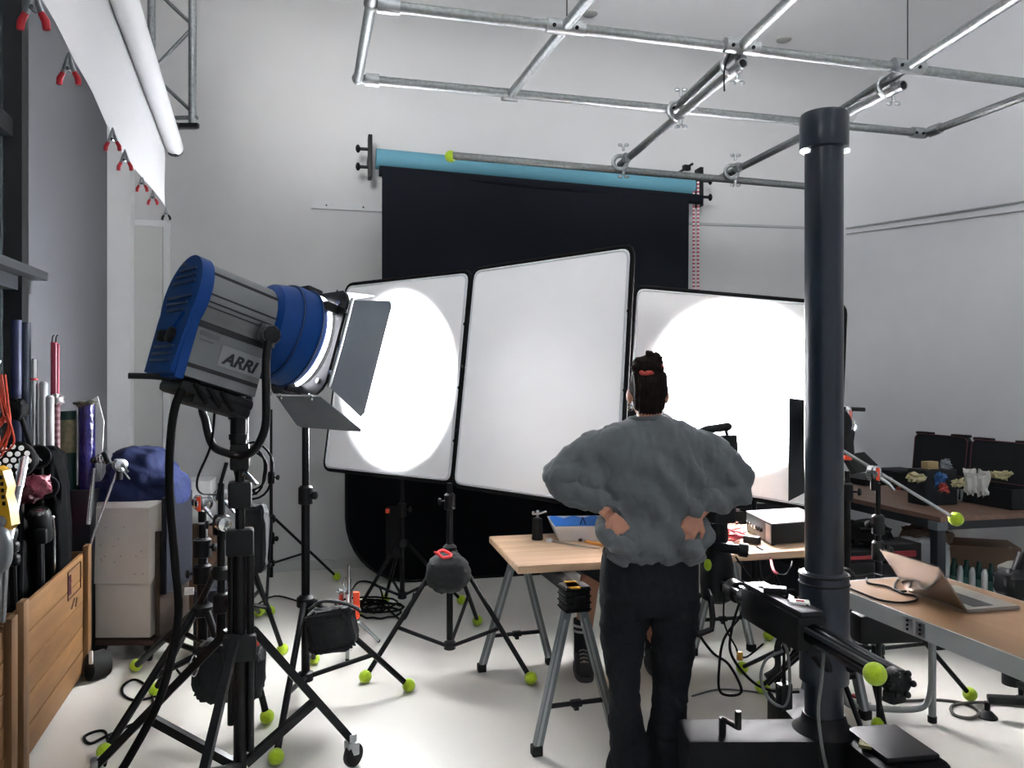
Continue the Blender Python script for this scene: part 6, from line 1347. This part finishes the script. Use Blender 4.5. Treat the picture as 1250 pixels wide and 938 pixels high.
mb.loft([[V((min(p.x, xr-.055), 4.415, p.z-(.03 if p.z > zt2-.01 else 0))) for p in fr0], fr0b, bk0]); upb = solo(mb, 'white_foam_block', FOAM, 'upper white painted block with bevelled edge, blue cloth on top', 'block', 'stacked white blocks', sharp=20) if False else None
if upb is None: upb = solo(mb, 'white_foam_block', FOAM, 'upper white painted block with chamfered edge under the blue cloth', 'block', 'stacked white blocks', sharp=20)
for i in range(14):
    mb = MB(); p = V((random.uniform(ba.x+.02, xr-.08), 4.4145, random.uniform(zm+.03, zt2-.06))); mb.sph(p, (.004, .002, .003), 6); part(mb, 'dent', mat('dent_dark', '#5a5652', .9), upb)
mb = MB(); mb.box((bb.x+.025, 4.63, .45), (.03, .40, .60), 0, .003); solo(mb, 'brown_board', mat('board_brown', '#33271f', .8), 'dark brown board leaning behind the lower white block', 'board')
# blue cloth
mb = MB()
mb.blob(W(175, 585, 4.60), (.17, .15, .19), .9, 28, .05, 6, seed=1); mb.blob(W(155, 597, 4.55), (.22, .12, .075), .8, 24, .03, 8, seed=2); mb.blob(W(207, 596, 4.62), (.07, .12, .09), .6, 20, .02, 8, seed=3)
blue = solo(mb, 'blue_fabric_bundle', mat('royal_blue_cloth', '#061845', .85, nz=.15, sc=8, bump=.3, bsc=40), 'royal blue fabric heaped on top of the upper white block', 'fabric', sharp=0)
me_ = MB(); me_.blob(W(171, 577, 4.60), (.185, .15, .15), .9, 30, .035, 6, seed=1); me_.blob(W(193, 590, 4.62), (.13, .14, .13), .8, 26, .02, 6, seed=8); me_.blob(W(148, 600, 4.56), (.20, .12, .065), .7, 26, .02, 8, seed=2); me_.blob(W(210, 598, 4.64), (.075, .13, .10), .5, 22, .01, 8, seed=3); me_.tube(cr([W(122, 609, 4.52), W(150, 603, 4.5), W(180, 592, 4.5), W(210, 588, 4.5)], 4), .03, 10)
off_ = blue.location.copy(); m_old = blue.data; blue.data = fuse(me_, .012, 6, .5, folds(4.4, .012, 9), off_); blue.data.materials.append(MATS['royal_blue_cloth'])
mb = MB(); mb.box((xr+.028, 4.60, zt2-.25), (.035, .36, .56), 0, .012); solo(mb, 'blue_strap_end', mat('navy_cloth', '#060b1a', .95), 'dark navy cloth end hanging beside the white block', 'fabric')
# boxes behind the lamp stands
mb = MB(); p = W(226, 760, 5.4); c = V((p.x, 5.5, 0))
WBX = mat('white_board', '#a6a6a6', .8); KRAFT = mat('kraft_box', '#5a4535', .85, nz=.1, sc=6)
bx1 = V((W(225, 700, 5.45).x, 5.6, 0))
mb = MB(); mb.box(bx1+V((0, 0, .30)), (.34, .34, .60), TH, .004); kb = solo(mb, 'cardboard_box', KRAFT, 'brown cardboard box behind the white blocks, white box in it', 'box')
mb = MB(); mb.box(bx1+V((0, -.02, .76)), (.30, .28, .30), TH, .004); wbx = solo(mb, 'white_box', WBX, 'white box with a dark open flap on the brown cardboard box', 'box')
mb = MB(); mb.box(bx1+V((.15, -.18, .35)), (.05, .02, .70), TH); solo(mb, 'white_board_strip', WBX, 'upright white board strip beside the cardboard box', 'board')
mb = MB(); mb.tube(cr([W(227, 668, 5.38), W(236, 668, 5.36), W(243, 657, 5.36), W(248, 647, 5.4)], 4), .006, 6); solo(mb, 'orange_string', mat('orange_cord', '#b8502a', .6), 'thin orange cord across the cardboard box', 'cord')
mb = MB(); mb.box(V((W(262, 770, 4.45).x, 4.55, .22)), (.26, .3, .40), .2, .02); nb = solo(mb, 'navy_tool_case', mat('navy_case', '#0c1220', .6), 'dark navy case with a white patch behind the lamp stand', 'case')
mb = MB(); mb.box(W(231, 722, 4.36), (.05, .01, .04), .2); part(mb, 'white_patch', WHT, nb)
# black bin and roll on the floor by the crate
mb = MB(); p = G(108, 830); mb.lathe([(.045, -.06), (.072, -.05), (.072, .05), (.045, .06)], V((p.x+.03, p.y+.02, .072)), (.5, .86, 0), 24); wl = solo(mb, 'trolley_tyre', RUB, 'black wheel on the floor between the crate and the white block', 'wheel')
mb = MB(); c = W(111, 803, 4.0); mb.box(c, (.02, .01, .07), -.1, .004); part(mb, 'white_tag', WHT, wl)
# floor cables at this side
CBL = [([(128, 935), (132, 915), (129, 895), (118, 893), (103, 900), (110, 908), (128, 900), (158, 886), (178, 877), (186, 860), (183, 842), (165, 830), (150, 838), (152, 850), (170, 855), (205, 845), (222, 830), (216, 818)], 'black cable looping twice on the floor by the crate')]
for pts, lab in CBL:
    mb = MB(); mb.tube(cr([G(x, y, .007) for x, y in pts], 6), .0065, 8); solo(mb, 'floor_cable', CAB, lab, 'cable')
t = thing('cable_pile', 'pile of black cables on the floor behind the chrome mini stand', 'cables', G(455, 745))
rnd = random.Random(12); c = G(458, 748)
for i in range(8):
    rx, ry = rnd.uniform(.08, .22), rnd.uniform(.06, .16); o_ = V((rnd.uniform(-.08, .1), rnd.uniform(-.06, .08), .01+.008*i)); mb = MB(); mb.tube([c+o_+V((math.cos(k*PI/9)*rx, math.sin(k*PI/9)*ry, .004*math.sin(k*3+i))) for k in range(18)], .007, 6, True); part(mb, 'coil', CAB, t)
mb = MB(); mb.tube(cr([G(430, 720, .01)+V((0, 0, .0)), W(440, 710, 5.2), W(462, 716, 5.15), G(468, 735, .02)], 6), .007, 6); part(mb, 'coil', CAB, t)
mb = MB(); mb.tube(cr([G(470, 740, .008), G(490, 757, .008), G(500, 745, .008), G(505, 725, .008)], 6), .007, 6); part(mb, 'coil', CAB, t)
mb = MB(); mb.tube(cr([G(305, 745, .007), G(335, 728, .007), G(370, 736, .007), G(400, 742, .007), G(440, 745, .007)], 6), .006, 6); solo(mb, 'floor_cable', CAB, 'black cable running along the floor from the sandbag stand', 'cable')
# chrome mini stand with orange clamps
mc = V((W(426, 790, 4.45).x, 4.45, 0)); zf = lambda y: CZ-(y-HY)/F*4.45
ms = thing('mini_stand', 'short chrome stand with orange clamps behind the sandbag', 'stand', mc)
mb = MB(); mb.lathe([(.017, .06), (.017, zf(728)), (.019, zf(727)), (.019, zf(722)), (.013, zf(720)), (.013, zf(708)), (.008, zf(706)), (.008, zf(690))], (mc.x, mc.y, 0), seg=14); part(mb, 'mast', CHR, ms)
for fx, fy in ((424, 806), (462, 783), (446, 768)):
    f_ = G(fx, fy+2); mb = MB(); mb.tube([V((mc.x, mc.y, .26)), V((mc.x, mc.y, .24))*.8+V((f_.x, f_.y, .2))*.2, V((f_.x, f_.y, .012))], [.012, .012, .010], 10); lg = part(mb, 'leg', ALU, ms)
    mb = MB(); mb.sph(V((f_.x, f_.y, .012)), .012, 8); part(mb, 'rubber_foot', RUB, lg)
mb = MB(); mb.box((mc.x+.047, mc.y-.02, zf(738)), (.036, .03, .155), .1, .006); part(mb, 'orange_clamp', ORG, ms)
mb = MB(); mb.box((mc.x-.003, mc.y-.03, zf(744)), (.022, .02, .05), .1, .006); part(mb, 'orange_knob', ORG, ms)
mb = MB(); mb.tube([V((mc.x-.045, mc.y, zf(726))), V((mc.x-.045, mc.y-.01, zf(738))), V((mc.x-.03, mc.y-.01, zf(752)))], [.018, .020, .010], 10, flat=.7); part(mb, 'red_clamp', mat('red_clamp', '#b8322a', .5), ms)
mb = MB(); mb.sph((mc.x-.055, mc.y, zf(722)), .016, 10); mb.sph((mc.x-.028, mc.y, zf(723)), .014, 10); mb.tube([V((mc.x-.02, mc.y, zf(705))), V((mc.x-.035, mc.y, zf(712))), V((mc.x-.02, mc.y, zf(720)))], .006, 8); part(mb, 'clamp_jaw', CHR, ms)
# ================================================================ light, camera
def spot(name, loc, tgt, power, ang, blend, rad, col=(1, 1, 1)):
    l = bpy.data.lights.new(name, 'SPOT'); l.energy = power; l.spot_size = R(ang); l.spot_blend = blend; l.shadow_soft_size = rad; l.color = col
    o = bpy.data.objects.new(name, l); COL.objects.link(o); o.location = loc; o.rotation_euler = (V(tgt)-V(loc)).to_track_quat('-Z', 'Y').to_euler(); return o
lp = LM @ V((.56, .0, ZC))
k1 = spot('film_lamp_beam', lp, W(494, 464, 4.95), 8600, 35, .6, .06, (.97, .98, 1)); k1.scale = (.72, 1, 1)
spot('compact_lamp_beam', c2+a2*.11, W(908, 477, 4.8), 5400, 48, .75, .05, (1, .97, .99))
spot('panel_fill', lp, W(672, 495, 4.3), 15, 44, 1.0, .15)  # weak extra spot added at the film lamp's lens to brighten the middle panel
for x in (-.7, 2.0): spot('added_uplight', (x, .6, 3.5), (x+.9, 5.0, 6.0), 230, 120, 1.0, .4)  # unseen lamps added above the view to brighten ceiling and walls
for x in (-1.0, .8): spot('cove_fill', (x, 3.0, 3.5), (x*1.5+.3, 6.9, 4.85), 210, 62, 1.0, .3)  # added spots with no fixture, lifting the coved top of the rear wall
w = bpy.data.worlds.new('world'); S.world = w; w.use_nodes = True
w.node_tree.nodes['Background'].inputs[0].default_value = (.93, .97, 1.0, 1); w.node_tree.nodes['Background'].inputs[1].default_value = .45
cam = bpy.data.cameras.new('camera'); co = bpy.data.objects.new('camera', cam); COL.objects.link(co)
co.location = (0, 0, CZ); co.rotation_euler = (PI/2, 0, 0); cam.sensor_width = 36; cam.lens = 940/1250*36; cam.clip_start = .05; cam.clip_end = 100
S.camera = co
S.view_settings.view_transform = 'Standard'; S.view_settings.look = 'None'; S.view_settings.exposure = .42
S.cycles.use_denoising = True
try: S.cycles.denoiser = 'OPENIMAGEDENOISE'
except Exception: pass
S.cycles.max_bounces = 8; S.cycles.diffuse_bounces = 5; S.cycles.sample_clamp_indirect = 0
